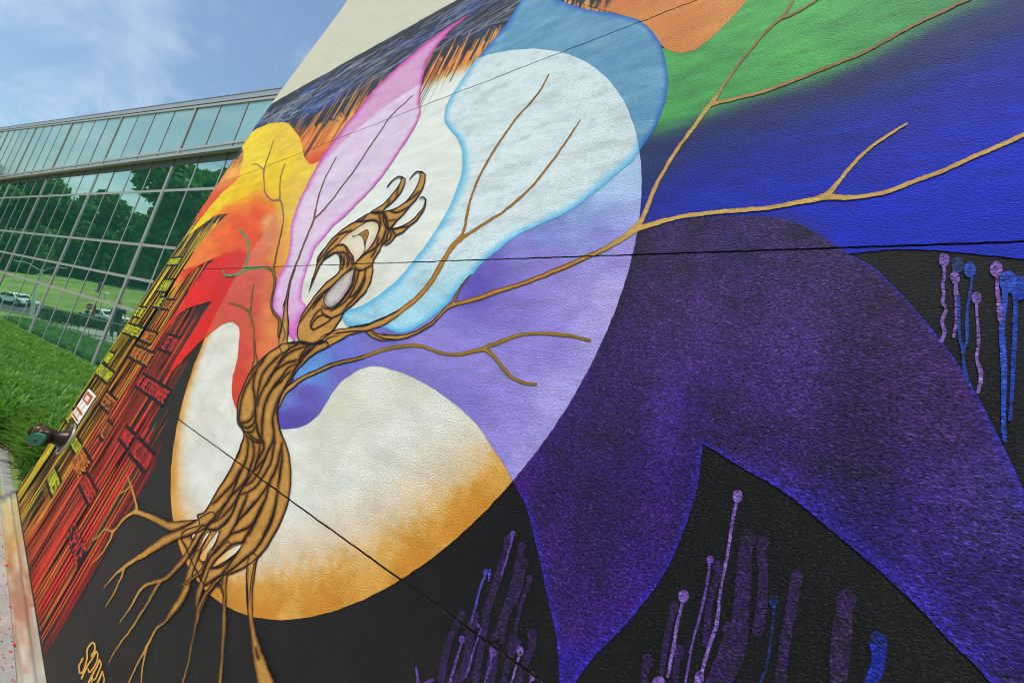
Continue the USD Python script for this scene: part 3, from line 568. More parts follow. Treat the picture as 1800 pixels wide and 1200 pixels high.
arm('limb gold', [(640, 577, 8), (655, 587, 10), (667, 592, 11), (693, 593, 9), (720, 588, 7), (747, 575, 6), (767, 560, 6), (783, 543, 7), (797, 535, 8), (830, 527, 8), (870, 513, 8), (913, 500, 8), (957, 483, 8), (997, 467, 8), (1030, 452, 8), (1063, 437, 8), (1097, 417, 9), (1120, 400, 12)],
    [(795, 535, 7), (801, 521, 5), (813, 500, 3.4), (828, 483, 2)],
    [(1112, 404, 10), (1122, 394, 10), (1130, 383, 8), (1147, 340, 7), (1160, 313, 6), (1172, 292, 6), (1197, 253, 6), (1222, 220, 6), (1244, 189, 7), (1254, 177, 7), (1269, 155, 4.4), (1294, 119, 4), (1323, 83, 4), (1352, 50, 4), (1377, 27, 4.6), (1388, 11, 4), (1402, -12, 3.6)],
    [(1374, 31, 4), (1385, 28, 4), (1403, 20, 3.6), (1432, 2, 3.2), (1455, -15, 3)],
    [(1246, 186, 6), (1258, 181, 6), (1294, 173, 5), (1352, 157, 5), (1417, 133, 5), (1475, 110, 5), (1533, 85, 5), (1583, 56, 5), (1637, 29, 5), (1699, 0, 5), (1745, -22, 5)],
    [(1110, 405, 10), (1128, 399, 9), (1150, 393, 8), (1186, 383, 7), (1240, 375, 7), (1294, 370, 7), (1349, 365, 7), (1395, 357, 7.5), (1432, 350, 9), (1455, 345, 12), (1475, 347, 9), (1511, 345, 7), (1554, 338, 7), (1601, 321, 7), (1655, 301, 7), (1710, 276, 7), (1757, 256, 7.4), (1800, 236, 8), (1850, 210, 9)],
    [(1446, 346, 9), (1460, 336, 9), (1471, 323, 7.5), (1497, 292, 6), (1529, 260, 5.4), (1565, 235, 5), (1594, 218, 3.4)])
arm('limb low', [(490, 712, 7), (494, 700, 8), (501, 688, 9), (514, 677, 8.4), (530, 665, 7.4), (555, 653, 7), (580, 642, 6.6), (605, 635, 6.4), (630, 629, 6), (655, 621, 6), (680, 613, 5.8), (707, 608, 6), (737, 607, 6), (767, 617, 5.2), (797, 623, 5.2), (827, 618, 6), (853, 612, 8)],
    [(848, 613, 6), (864, 606, 6.4), (880, 600, 6), (907, 590, 5.6), (940, 586, 5.4), (980, 587, 6), (1013, 592, 5.2), (1037, 598, 4.4)], [(848, 613, 6), (858, 617, 7), (868, 626, 6), (877, 637, 6), (897, 660, 6), (920, 672, 5.4), (942, 675, 5)])
arm('limb pink', [(500, 612, 18), (498, 598, 16), (500, 583, 13), (501, 562, 10), (503, 535, 6.4), (506, 513, 4.4), (513, 485, 3.6), (522, 460, 3.2), (533, 433, 3.2), (543, 407, 3.2), (553, 384, 3.8)],
    [(552, 386, 3.4), (556, 365, 2.6), (563, 335, 2.4), (573, 310, 2.1), (580, 297, 2), (591, 277, 1.8)], [(552, 386, 3.4), (559, 379, 3), (583, 352, 2.2), (607, 320, 2.4), (625, 296, 2.2), (647, 262, 2.1), (665, 237, 2), (685, 207, 1.9), (705, 187, 1.8), (725, 168, 1.6)])
arm('limb left', [(493, 590, 10), (492, 577, 8), (490, 561, 6), (482, 550, 5), (477.5, 541, 4.2), (477, 530, 4), (480.5, 513, 4), (483, 500, 4.4), (483, 490, 5), (481, 478, 6)],
    [(480, 482, 5), (483, 464, 3.2), (488, 438, 2.6), (493, 417, 2.5), (497, 395, 2.6), (498, 372, 2.8), (496, 360, 3.2), (492, 352, 4), (480, 352, 3), (470, 345, 2.6), (465, 335, 2.5), (464, 317, 2.4), (464, 300, 2.8), (467, 288, 2.1), (475, 267, 1.8), (481, 247, 1.5)],
    [(464, 300, 2.8), (461, 296, 2.6), (455, 291, 2.4), (448, 288.5, 2), (443, 290, 1.5)], [(492, 354, 3), (492, 330, 2.4), (494, 308, 2), (501, 288, 1.6)],
    [(482, 480, 6), (472, 472, 5), (455, 470, 4.2), (442, 471, 5), (432, 473.5, 5), (420, 480, 4.2), (409, 484, 4), (400, 484.5, 4), (395, 482, 3.4), (392.5, 475, 2)], [(433, 473, 5), (433, 465, 3.4), (435, 455, 3), (437, 438, 3), (434.5, 423, 3.6), (427, 410, 3.8), (418, 402, 3)])
arm('limb left low', [(446, 655, 14), (449, 640, 9), (448.5, 622, 5), (447, 597, 3.6), (446, 578, 3.5), (442.5, 562, 3.6), (439, 549, 4), (430, 542, 3.6), (417, 535.5, 3.2), (401, 534, 2.4)], [(439, 550, 4), (441.5, 540, 3.2), (443, 522, 2.8), (446, 499, 2)])
roots = [
  [[(356, 918, 16), (335, 919, 12), (318, 922, 15), (303, 924, 16), (289, 920, 13), (275, 913, 11), (262, 907, 9), (250, 902, 8), (238, 898, 7)], [(239, 901, 6), (240, 889, 4.2), (236, 872, 3.2), (230, 853, 3.4), (226, 842, 2.4), (222, 834, 1.5)], [(231, 854, 3), (225, 858, 2.4), (217, 863, 2), (208, 869, 1.5)],
   [(240, 898, 6), (231, 902, 5), (223, 907, 4.2), (210, 920, 3.6), (203, 929, 4), (196, 933, 4), (188, 930, 3.2), (181, 932, 2.8), (175, 938, 2.5), (167, 946, 2.5), (163, 947, 2.2), (161, 942, 1.2)], [(199, 931, 4), (195, 944, 3), (189, 957, 2.6), (183, 967, 2.4), (170, 982, 2), (157.5, 993, 1.2)]],
  [[(372, 905, 14), (353, 918, 18), (333, 930, 17), (315, 938, 15), (298, 945, 16), (275, 959, 13), (252, 974, 9), (240, 981, 6.5), (226, 990, 5.4), (215, 999, 5), (206, 1005, 3.4), (195, 1017, 2.2), (183, 1032, 1.2)], [(218, 998, 4), (213, 1014, 2.8), (200, 1042, 2.1), (186, 1065, 1.1)]],
  [[(358, 928, 12), (350, 938, 11), (340, 955, 10), (328, 975, 9), (315, 992, 9), (300, 1008, 7), (288, 1017, 6.4), (270, 1023, 6), (255, 1028, 5), (245, 1039, 3.6), (230, 1065, 2.6), (210, 1094, 1.2)], [(284, 1019, 5.4), (275, 1031, 5), (262, 1055, 3.6), (245, 1082, 2.7), (225, 1112, 2.5), (207, 1135, 2), (191, 1165, 1)]],
  [[(366, 932, 9), (356, 950, 10), (350, 963, 10), (340, 988, 11), (332, 1012, 11), (327, 1033, 11), (319, 1051, 12), (308, 1067, 12), (299, 1080, 8), (291, 1091, 4.8), (277, 1102, 3.4), (266, 1120, 3), (258, 1136, 4), (242, 1165, 2.6), (227, 1197, 1.8), (218, 1225, 1.4)], [(258, 1136, 4), (254, 1152, 2.7), (250, 1175, 2.5), (249, 1200, 2.5), (248, 1240, 2.2)]],
  [[(372, 968, 10), (366, 982, 10), (357, 1000, 8.4), (343, 1012, 6.4), (330, 1022, 4.4), (317, 1028, 2)]],
  [[(400, 955, 10), (388, 967, 10), (375, 980, 10), (364, 999, 9), (357, 1018, 10), (351.5, 1034, 9.6), (347, 1051, 7), (345.5, 1072, 3)]],
  [[(396, 1009, 8), (380, 1023, 9), (367, 1038, 9), (357, 1055, 9), (350, 1070, 8.6), (346, 1086, 6.4), (342, 1107, 4.2), (337, 1130, 3), (332, 1160, 2.6), (325, 1185, 2.8), (321, 1200, 3), (312, 1240, 3)]],
  [[(396, 1010, 9), (393.5, 1028, 8), (394.5, 1047, 7), (394, 1078, 7.2), (393.5, 1100, 7), (392, 1125, 6), (390, 1162, 5.6), (386, 1200, 6), (380, 1245, 6)], [(381, 1028, 4), (388, 1029, 6), (392, 1040, 5)]],
  [[(444, 980, 18), (442, 995, 16), (440, 1013, 15), (438, 1038, 12), (439, 1063, 10), (441, 1088, 8), (443.5, 1112, 7), (446, 1133, 7), (450, 1160, 9), (457, 1182, 15), (465, 1204, 24), (478, 1245, 40)], [(446, 1098, 3), (450, 1122, 5), (455, 1142, 8), (464, 1173, 14), (474, 1204, 20), (490, 1245, 26)]]]
GOLD_D, GOLD_M, GOLD_L = (78, 48, 16), (154, 102, 40), (222, 164, 80)
def bark_color(edges, wide=5.0, tone=None):
    def f(P):
        d = dist_to(edges, P); n = wn(P, 14, 9, 11, 4)
        t = np.clip(d / wide + .28 * n, 0, 1); c = blend(GOLD_D, GOLD_M, sstep(0, .5, t)); c = blend(c, GOLD_L, sstep(.45, 1.1, t) * .75)
        if tone is not None: c = tone(P, c)
        return L(np.clip(c * (1 + .14 * wn(P, 30, 40, 12, 3))[:, None], 0, 255))
    return f
def A(p): return [ZM(380, 580, 6, q) for q in p]
def lines(x, y, k, items): return [(ZM(x, y, k, p), w / k) for w, p in items]
ink = lines(380, 580, 6, [(9, [(540, 240), (470, 350), (420, 420), (395, 520), (390, 600), (405, 690), (410, 790), (415, 900), (425, 1000), (460, 1110), (490, 1180)]), (8, [(870, 150), (760, 200), (650, 280), (560, 370), (480, 480), (450, 600), (425, 720), (415, 800)]),
    (9, [(960, 170), (850, 200), (730, 270), (650, 370), (570, 490), (510, 590), (460, 690), (430, 800)]), (9, [(870, 310), (760, 340), (650, 400), (590, 470), (520, 590)]), (10, [(840, 350), (760, 400), (690, 490), (620, 580), (550, 690), (510, 790), (490, 900), (480, 1000), (480, 1100), (490, 1190)]),
    (8, [(800, 430), (740, 470), (680, 540), (620, 600)]), (9, [(1050, 160), (960, 250), (880, 340), (820, 440), (760, 540), (700, 650), (640, 760), (610, 870), (590, 960), (610, 1080), (610, 1190)]), (7, [(990, 180), (920, 260), (860, 350), (800, 470), (740, 580), (710, 630)]), (8, [(400, 440), (330, 570), (280, 680), (250, 800), (240, 900), (250, 970), (320, 970), (380, 920), (405, 840)]),
    (12, [(245, 985), (330, 1030), (400, 980), (415, 920)]), (9, [(260, 1010), (300, 1070), (380, 1070), (410, 1020)]), (9, [(660, 740), (640, 860), (650, 950), (680, 1050), (730, 1180)]), (8, [(330, 1080), (400, 1140), (490, 1170)]), (8, [(1040, 150), (900, 120), (700, 145)]), (9, [(780, 530), (830, 525), (920, 490)]), (6, [(720, 625), (760, 580), (800, 540)])])
ink += lines(340, 740, 6, [(9, [(550, 140), (580, 230), (570, 340), (540, 440), (500, 520), (460, 620), (420, 720), (370, 820), (280, 930), (180, 1050), (60, 1160), (0, 1195)]), (10, [(620, 200), (640, 300), (630, 400), (590, 500), (560, 600), (510, 680), (430, 750), (370, 800)]), (8, [(560, 150), (640, 210), (740, 230)]),
    (10, [(660, 0), (670, 90), (700, 170), (740, 220), (740, 290), (680, 400), (640, 500), (600, 560), (550, 650), (490, 750), (470, 800), (400, 900), (310, 1000), (220, 1060), (150, 1090)]), (9, [(840, 0), (850, 120), (830, 230), (780, 330), (740, 430), (690, 540), (620, 630), (540, 680)]), (9, [(860, 200), (840, 330), (810, 450), (750, 560), (690, 650), (640, 700), (570, 750), (490, 770)]),
    (12, [(940, 230), (910, 350), (880, 480), (830, 580), (780, 680), (720, 770), (640, 870), (560, 960), (480, 1040), (430, 1110), (380, 1195)]), (9, [(930, 300), (930, 420), (910, 560), (890, 700)]), (14, [(890, 700), (870, 850), (840, 980), (790, 1100), (740, 1195)]), (8, [(820, 600), (790, 700), (760, 820), (700, 960), (640, 1080), (580, 1195)]), (6, [(880, 470), (840, 570), (800, 640)]), (7, [(570, 770), (540, 860), (500, 960), (470, 1040), (430, 1100)]),
    (9, [(640, 1080), (540, 1140), (440, 1170)]), (11, [(480, 790), (440, 900), (390, 1000), (320, 1080), (240, 1140), (160, 1140), (110, 1130)]), (8, [(490, 510), (440, 620), (360, 720), (270, 810), (200, 870)]), (7, [(770, 350), (730, 420), (660, 500), (630, 530)]), (8, [(530, 150), (500, 260), (460, 380)]), (6, [(700, 240), (690, 340), (660, 440)])])
ink += lines(250, 880, 6, [(8, [(1280, 0), (1230, 110), (1150, 280), (1060, 430), (980, 570), (900, 690), (830, 780)]), (15, [(1410, 0), (1390, 130), (1340, 260), (1280, 380), (1200, 500), (1100, 590), (980, 690), (880, 760)]), (8, [(1190, 0), (1100, 110), (1010, 210), (960, 290), (920, 370)]), (12, [(1200, 180), (1140, 260), (1040, 310), (940, 350), (860, 420), (770, 520), (700, 620), (660, 720), (620, 840)]),
    (12, [(1080, 430), (960, 450), (870, 520), (790, 610), (730, 710)]), (12, [(720, 705), (830, 690), (930, 610), (1010, 530)]), (11, [(1000, 0), (950, 120), (900, 210), (820, 280), (740, 300), (640, 290)]), (10, [(900, 0), (830, 120), (740, 220), (640, 300), (560, 340), (480, 370), (370, 400)]), (8, [(820, 310), (780, 420), (700, 560), (640, 650)]), (8, [(660, 320), (600, 420), (520, 560), (430, 650), (390, 680)]), (7, [(640, 320), (570, 450), (500, 540)]),
    (8, [(1080, 0), (1020, 160), (960, 280), (900, 400)]), (7, [(570, 120), (500, 220), (430, 310), (370, 380)]), (8, [(380, 240), (470, 220)]), (8, [(870, 780), (760, 890), (680, 1000), (620, 1110), (590, 1190)]), (9, [(660, 890), (760, 830), (860, 770)]), (9, [(885, 790), (890, 900), (885, 1000), (885, 1190)]), (8, [(780, 890), (830, 890), (850, 960), (845, 1060), (840, 1190)]), (12, [(1095, 690), (1100, 850), (1110, 1000), (1115, 1190)]),
    (8, [(1190, 620), (1160, 760), (1140, 900), (1125, 1050)]), (9, [(1260, 550), (1220, 680), (1180, 840), (1165, 1000), (1160, 1190)]), (10, [(510, 360), (520, 400)]), (10, [(605, 605), (640, 640)]), (9, [(700, 330), (640, 430), (580, 540)]), (7, [(690, 600), (640, 730), (620, 800)])])
ink += lines(480, 440, 6, [(8, [(840, 170), (720, 280), (600, 390), (520, 470), (430, 560), (350, 660), (280, 770)]), (7, [(630, 370), (540, 430), (460, 500), (400, 590)]), (9, [(530, 480), (470, 540), (420, 610)]), (11, [(870, 200), (860, 300), (820, 400), (760, 490), (690, 570), (620, 620), (540, 610), (515, 590)]), (8, [(910, 200), (880, 320), (830, 440), (760, 540), (680, 600), (610, 640)]), (8, [(980, 180), (960, 280), (910, 390), (850, 470), (800, 500)]),
    (8, [(970, 280), (950, 360), (880, 480), (800, 560), (740, 640)]), (7, [(940, 330), (900, 420), (850, 490)]), (11, [(510, 620), (520, 660), (560, 700), (620, 710), (700, 680), (760, 640), (840, 580)]), (9, [(620, 710), (540, 680), (470, 700), (420, 760), (405, 810), (430, 830), (500, 800), (570, 760), (625, 710)]), (7, [(500, 620), (440, 680), (400, 760), (400, 820), (430, 840)]),
    (8, [(690, 190), (710, 100), (690, 40)]), (8, [(730, 190), (740, 100), (710, 30)]), (8, [(780, 180), (790, 100), (770, 40)]), (8, [(835, 150), (830, 90), (790, 40), (740, 15)]), (11, [(860, 170), (900, 210), (960, 200), (1040, 160)]), (6, [(450, 155), (520, 20)]), (6, [(520, 130), (560, 40), (610, 0)]), (10, [(620, 880), (740, 860), (860, 850), (950, 850)]), (11, [(260, 970), (380, 990), (500, 980), (590, 920), (700, 890)]),
    (8, [(380, 990), (300, 1100), (260, 1190)]), (8, [(260, 980), (150, 1060), (50, 1190)]), (7, [(80, 760), (120, 840), (120, 920), (80, 990)]), (8, [(160, 430), (150, 600), (160, 760), (165, 880), (190, 930), (240, 960)]), (8, [(70, 700), (90, 640), (140, 480)]), (10, [(735, 740), (770, 785), (830, 803), (900, 803), (1000, 780), (1100, 735), (1200, 690), (1320, 620)]), (8, [(1190, 800), (1260, 855), (1330, 868), (1420, 855)]), (9, [(1010, 850), (1100, 900), (1200, 930), (1300, 930)]), (9, [(1100, 800), (1140, 860), (1200, 890)]), (7, [(400, 1020), (340, 1100), (290, 1180)])])
ink += lines(500, 280, 6, [(11, [(1000, 590), (1010, 640), (1005, 720), (980, 790), (940, 870), (880, 960)]), (11, [(1040, 570), (1070, 650), (1065, 760), (1020, 870), (920, 960), (830, 1010), (740, 1100)]), (10, [(740, 660), (860, 650), (960, 640), (1000, 670)]), (8, [(560, 800), (640, 770), (700, 750)]), (8, [(540, 920), (460, 990), (400, 1080)]), (8, [(350, 1090), (420, 1000), (490, 900), (560, 830)]), (9, [(540, 910), (600, 900), (640, 910), (660, 960), (690, 980), (720, 1020), (735, 1090)]), (9, [(410, 1070), (480, 1010), (560, 980), (620, 980), (670, 985)]),
    (7, [(590, 1000), (600, 1060), (570, 1150)]), (7, [(630, 1000), (630, 1080), (600, 1160)]), (7, [(670, 1000), (690, 1060), (660, 1130)]), (10, [(930, 570), (1040, 570)]), (9, [(1110, 540), (1200, 560), (1310, 500)]), (9, [(1070, 650), (1180, 640)]), (8, [(1110, 430), (1080, 500)]), (7, [(1250, 460), (1340, 410), (1430, 340)]), (6, [(1210, 260), (1180, 400)]), (9, [(1080, 720), (1130, 740), (1170, 800)]), (9, [(1130, 740), (1220, 720), (1300, 710)]),
    (8, [(850, 850), (850, 950), (820, 1010)]), (8, [(1060, 770), (1030, 900)]), (8, [(990, 830), (960, 960), (920, 1030)]), (8, [(860, 600), (800, 650), (740, 660)])])
edges_ink = unary_union([LineString(p) for p, w in ink])
def edged(poly, w=1.5): return poly.buffer(.05).difference(poly.buffer(-w))
grp_fig = [finger1, finger2, finger3]
openings = [ZM(250, 880, 6, [(738, 698), (800, 600), (880, 530), (960, 480), (1052, 455), (1000, 540), (900, 620), (820, 670)]), ZM(250, 880, 6, [(600, 600), (640, 520), (700, 430), (760, 350), (812, 308), (790, 400), (740, 500), (690, 590), (640, 640)]), ZM(250, 880, 6, [(560, 530), (600, 470), (670, 340), (716, 320), (650, 440), (600, 510)]), ZM(250, 880, 6, [(515, 370), (555, 338), (540, 400)])]
openings = [area(o, 1.2) for o in openings]; hole = unary_union(openings)
body = trunk.difference(hole)
paint('painted_trunk', body, bark_color(unary_union([edges_ink, trunk.boundary]), 5.6), 7, wall, h=2.2, label='twisted brown trunk of the tree figure')
paint('painted_figure', unary_union([figure, finger1, finger2, finger3]).buffer(.1), bark_color(unary_union([edges_ink, figure.boundary, finger1.boundary, finger2.boundary, finger3.boundary]), 3.6), 8, wall, h=1.5, label='brown curling figure with head and raised hand')
CREAM = area(ZM(500, 280, 6, [(545, 925), (600, 840), (700, 760), (800, 690), (900, 650), (970, 660), (997, 700), (988, 780), (950, 860), (890, 950), (850, 985), (800, 1030), (742, 1095), (725, 1040), (690, 975), (660, 930), (630, 900), (590, 895)]), 1.5)
paint('painted_face', CREAM, lambda P: L(blend((240, 228, 208), (224, 186, 140), np.clip(.75 - dist_to(CREAM.boundary, P) / 14 + .4 * wn(P, 20, 30, 3, 3), 0, 1))), 9, wall, h=2)
OVAL = area(ZM(480, 440, 6, [(855, 190), (852, 260), (828, 350), (778, 450), (708, 540), (630, 598), (572, 600), (535, 570), (532, 510), (572, 430), (622, 370), (702, 290), (780, 225)]), 1.5)
paint('painted_oval', OVAL, lambda P: L(blend((150, 124, 114), (208, 198, 196), np.clip(dist_to(OVAL.boundary, P) / 8 + .3 * wn(P, 20, 30, 3, 3), 0, 1))), 9, wall, h=2)
EYE_MARK = area(ZM(500, 280, 6, [(710, 788), (722, 805), (760, 800), (830, 755), (880, 738), (893, 780), (872, 850), (850, 930), (838, 870), (815, 815), (770, 800), (728, 820)]), 1.2)
for o in openings: paint('painted_gap', o.buffer(.3), lambda P: L(blend((236, 170, 70), (240, 238, 230), np.clip((P[:, 0] - P[:, 0].min()) / max(np.ptp(P[:, 0]), 1) * 1.2 - .1, 0, 1))), 9, wall, h=2)
paint('painted_face', EYE_MARK, (168, 112, 44), 10, wall)
def limb(ps): return unary_union([ribbon(p) for p in ps])
tone = {'limb gold': lambda P, c: blend(blend(c, (214, 172, 92), np.clip((P[:, 0] - 1040) / 60, 0, 1) * .85), (142, 104, 78), np.clip((P[:, 0] - 1150) / 100, 0, 1) * np.clip((190 - P[:, 1]) / 60, 0, 1) * .85),
        'limb low': lambda P, c: blend(c, (150, 122, 26), np.clip((P[:, 0] - 560) / 120, 0, 1) * .6), 'limb blue': lambda P, c: blend(c, (168, 116, 40), np.clip((P[:, 0] - 700) / 90, 0, 1) * .7),
        'limb pink': lambda P, c: blend(c, (112, 82, 36), np.clip((560 - P[:, 1]) / 60, 0, 1) * .75),
        'limb left': lambda P, c: blend(blend(blend(c, (100, 96, 36), np.full(len(P), .55)), (70, 168, 118), np.clip((474 - P[:, 0]) / 12, 0, 1) * (P[:, 1] > 395) * .8), (156, 108, 92), ((P[:, 1] < 395)).astype(float) * .9),
        'limb left low': lambda P, c: blend(c, (112, 104, 34), np.clip((640 - P[:, 1]) / 30, 0, 1) * .75)}
blab = {'limb blue': 'brown branch forking inside the blue leaf', 'limb gold': 'long golden branch spreading across the blue wing', 'limb low': 'olive gold branch curving over the lilac', 'limb pink': 'thin brown branch climbing the pink leaf', 'limb left': 'green and brown branch climbing the yellow leaf', 'limb left low': 'olive twig on the red leaf'}
outl = []
done = Polygon()
for k, ps in BR.items():
    g = limb(ps).difference(trunk.buffer(-2) if k != 'limb pink' else Polygon()).difference(done); done = done.union(g.buffer(.05))
    paint('painted_branch', g, bark_color(g.boundary, 3.4, tone[k]), 7.5, wall, h=1.8, label=blab[k])
    r = edged(g, .8)
    if k == 'limb left': r = r.intersection(sbox(0, 485, 2000, 2000))
    if k == 'limb pink': r = r.intersection(sbox(0, 470, 2000, 2000))
    if k == 'limb left low': r = r.intersection(sbox(0, 600, 2000, 2000))
    outl.append(r.intersection(sbox(0, -50, 700 if k == 'limb blue' else (770 if k == 'limb gold' else 640), 1300)))
done = Polygon()
for k, ps in enumerate(roots[::-1]):
    g = limb(ps).difference(done); done = done.union(g.buffer(.05))
    core = g.boundary
    paint('painted_root', g, bark_color(core, 5.5, lambda P, c: blend(c, (222, 164, 70), np.clip((300 - P[:, 0]) / 60 + np.clip((P[:, 1] - 1080) / 60, 0, 1), 0, 1) * .8)), 7.75, wall, h=1.8)
    outl.append(edged(g, .8).intersection(trunk.buffer(10).union(disc)))
drawn = unary_union([taper(p, w * 1.0) for p, w in ink]).intersection(unary_union([trunk.buffer(3), figure.buffer(2), finger1, finger2, finger3, limb(BR['limb blue']).buffer(2), limb(BR['limb gold']).buffer(2), limb(BR['limb pink']).buffer(2), limb(roots[7]), limb(roots[8]), limb(roots[6])]).difference(hole.buffer(-1)))
paint('dark_outlines', unary_union([drawn, *outl, edged(trunk, 1.6), edged(figure, 1.5), edged(finger1, 1.3), edged(finger2, 1.3), edged(finger3, 1.3), edged(CREAM, 1.3), edged(OVAL, 1.5), edged(hole, 1.2) if not hole.is_empty else Polygon(), edged(EYE_MARK, .8), *curls]).buffer(.03), (22, 20, 32), 11, wall, label='dark drawn outlines of trunk, figure and roots')

# ---- runs of spray paint
def drip(head, r, run, w):
    parts = []
    if head is not None: parts.append(shapely.affinity.scale(Point(head).buffer(r, 10), .82, 1.05))
    if run is not None: parts.append(ribbon(np.c_[np.asarray(run, float) + rng.normal(0, .12 * w, (len(run), 2)), w * rng.uniform(.75, 1.25, len(run))], step=2))
    return unary_union(parts)
import shapely.affinity
VIO, LIL, DRK, BLU, NAVY = (118, 74, 190), (146, 104, 206), (58, 26, 96), (40, 86, 222), (18, 50, 130)
def F_(x, y, k, h): return tuple(ZM(x, y, k, [h])[0]) if h is not None else None
taken = {}
def drips(x, y, k, items):
    for head, r, run, w, c in items:
        g = drip(F_(x, y, k, head), r / k, ZM(x, y, k, run) if run else None, w / k)
        soft = c == DRK or c == NAVY or w > 60
        def colf(P, c=c, soft=soft):
            n = wn(P, 60, 90, 14, 3); base = np.tile(np.asarray(c, float), (len(P), 1)) * (1 + .15 * n)[:, None]
            return L(np.clip(blend(base, (32, 28, 36), sstep(-.15, .35, n) * (.6 if soft else .12)), 0, 255))
        key = 'soft' if soft else 'hard'; g2 = g.difference(taken.get(key, Polygon()).buffer(.05)); taken[key] = unary_union([taken.get(key, Polygon()), g])
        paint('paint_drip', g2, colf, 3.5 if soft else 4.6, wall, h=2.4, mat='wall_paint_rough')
drips(700, 840, 3.3333, [((640, 360), 26, [(640, 360), (590, 560), (530, 780), (500, 900), (450, 1180)], 44, DRK), ((725, 400), 28, [(720, 410), (680, 600), (600, 860), (570, 930)], 34, DRK), ((740, 495), 34, [(735, 500), (690, 680), (640, 800), (610, 960)], 36, DRK), ((770, 590), 24, [(765, 600), (720, 760), (680, 950)], 22, DRK), ((375, 800), 26, [(370, 820), (300, 980), (260, 1190)], 46, DRK), ((450, 800), 26, [(450, 800), (420, 930), (390, 1100), (340, 1200)], 60, DRK), ((785, 920), 36, [(785, 930), (780, 1010), (720, 1150), (700, 1200)], 44, DRK), ((680, 970), 50, [(680, 980), (640, 1100), (620, 1200)], 44, DRK), ((560, 1010), 40, [(560, 1020), (550, 1120), (540, 1210)], 54, DRK),
    ((672, 325), 18, [(670, 340), (645, 440), (605, 570)], 13, VIO), ((512, 548), 18, [(510, 560), (480, 660), (430, 850)], 13, (90, 80, 216)), ((536, 560), 12, [(538, 540), (530, 595)], 12, (90, 80, 216)), ((373, 945), 22, [(370, 960), (345, 1050), (300, 1200)], 13, VIO), ((470, 862), 12, [(488, 880), (450, 990), (430, 1060), (395, 1165)], 12, VIO), ((555, 1015), 30, [(550, 1030), (535, 1110), (510, 1190)], 16, VIO), ((714, 1010), 26, [(712, 1020), (695, 1090), (660, 1200)], 15, LIL), (None, 0, [(108, 1110), (116, 1215)], 16, VIO), (None, 0, [(200, 1178), (150, 1205)], 18, VIO), ((785, 1160), 24, [(780, 1170), (765, 1210)], 14, LIL)])
drips(1100, 840, 3.3333, [((545, 520), 38, [(540, 540), (500, 720), (470, 980)], 40, DRK), ((715, 360), 60, [(700, 400), (690, 700), (640, 1000), (580, 1200)], 90, DRK), ((805, 380), 40, [(805, 400), (800, 640), (770, 900)], 60, DRK), ((1003, 580), 46, [(1000, 600), (975, 760), (940, 950), (900, 1200)], 62, DRK), ((1290, 725), 72, [(1288, 760), (1270, 950), (1235, 1200)], 110, (66, 32, 100)), ((282, 750), 30, [(280, 770), (250, 950), (210, 1150)], 34, DRK), ((312, 1020), 44, [(312, 1030), (290, 1180)], 44, DRK), ((124, 1070), 42, [(120, 1080), (100, 1200)], 44, DRK), ((600, 880), 40, [(600, 900), (560, 1050), (520, 1200)], 80, DRK),
    ((1465, 940), 46, [(1470, 960), (1480, 1060), (1440, 1210)], 84, (16, 46, 190)), ((866, 712), 36, [(868, 740), (862, 850), (846, 980), (825, 1100), (790, 1200)], 16, NAVY),
    ((655, 105), 36, [(650, 130), (625, 260), (590, 480), (550, 700), (540, 840), (490, 980), (440, 1140), (420, 1215)], 19, LIL), ((493, 478), 24, [(493, 500), (482, 600), (455, 720), (420, 850), (392, 950), (370, 1080), (352, 1190)], 14, VIO), ((338, 690), 36, [(335, 710), (310, 830), (272, 1020), (245, 1160)], 18, LIL), ((195, 1210), 50, None, 0, LIL), ((430, 1165), 34, [(430, 1160), (425, 1215)], 44, LIL)])
drips(1350, 380, 4, [((1335, 345), 52, None, 0, (26, 62, 130)), ((1420, 375), 52, [(1425, 400), (1432, 470), (1404, 640), (1398, 780), (1396, 880), (1372, 960), (1372, 990), (1384, 1080), (1425, 1195)], 22, (26, 76, 190)), (None, 0, [(1337, 560), (1342, 700), (1352, 860), (1376, 950)], 20, (26, 76, 190)), ((1238, 308), 46, [(1240, 340), (1238, 420), (1226, 490), (1242, 560), (1226, 605), (1246, 645), (1230, 740), (1240, 800), (1230, 872)], 26, LIL), ((1318, 372), 28, None, 0, LIL), ((1315, 432), 42, [(1315, 450), (1326, 530), (1330, 650), (1322, 750), (1308, 842)], 26, LIL), ((1466, 575), 42, [(1468, 600), (1472, 700), (1476, 900), (1466, 1000), (1490, 1100), (1478, 1240)], 25, LIL), ((1606, 372), 54, [(1612, 400), (1612, 500), (1620, 620), (1630, 720)], 28, LIL),
    ((1690, 460), 74, [(1655, 480), (1650, 640), (1652, 800), (1662, 1000), (1664, 1200), (1646, 1440), (1668, 1560)], 46, BLU), ((1770, 500), 84, [(1742, 560), (1738, 800), (1726, 1000), (1716, 1200), (1705, 1420)], 34, (22, 66, 200))])

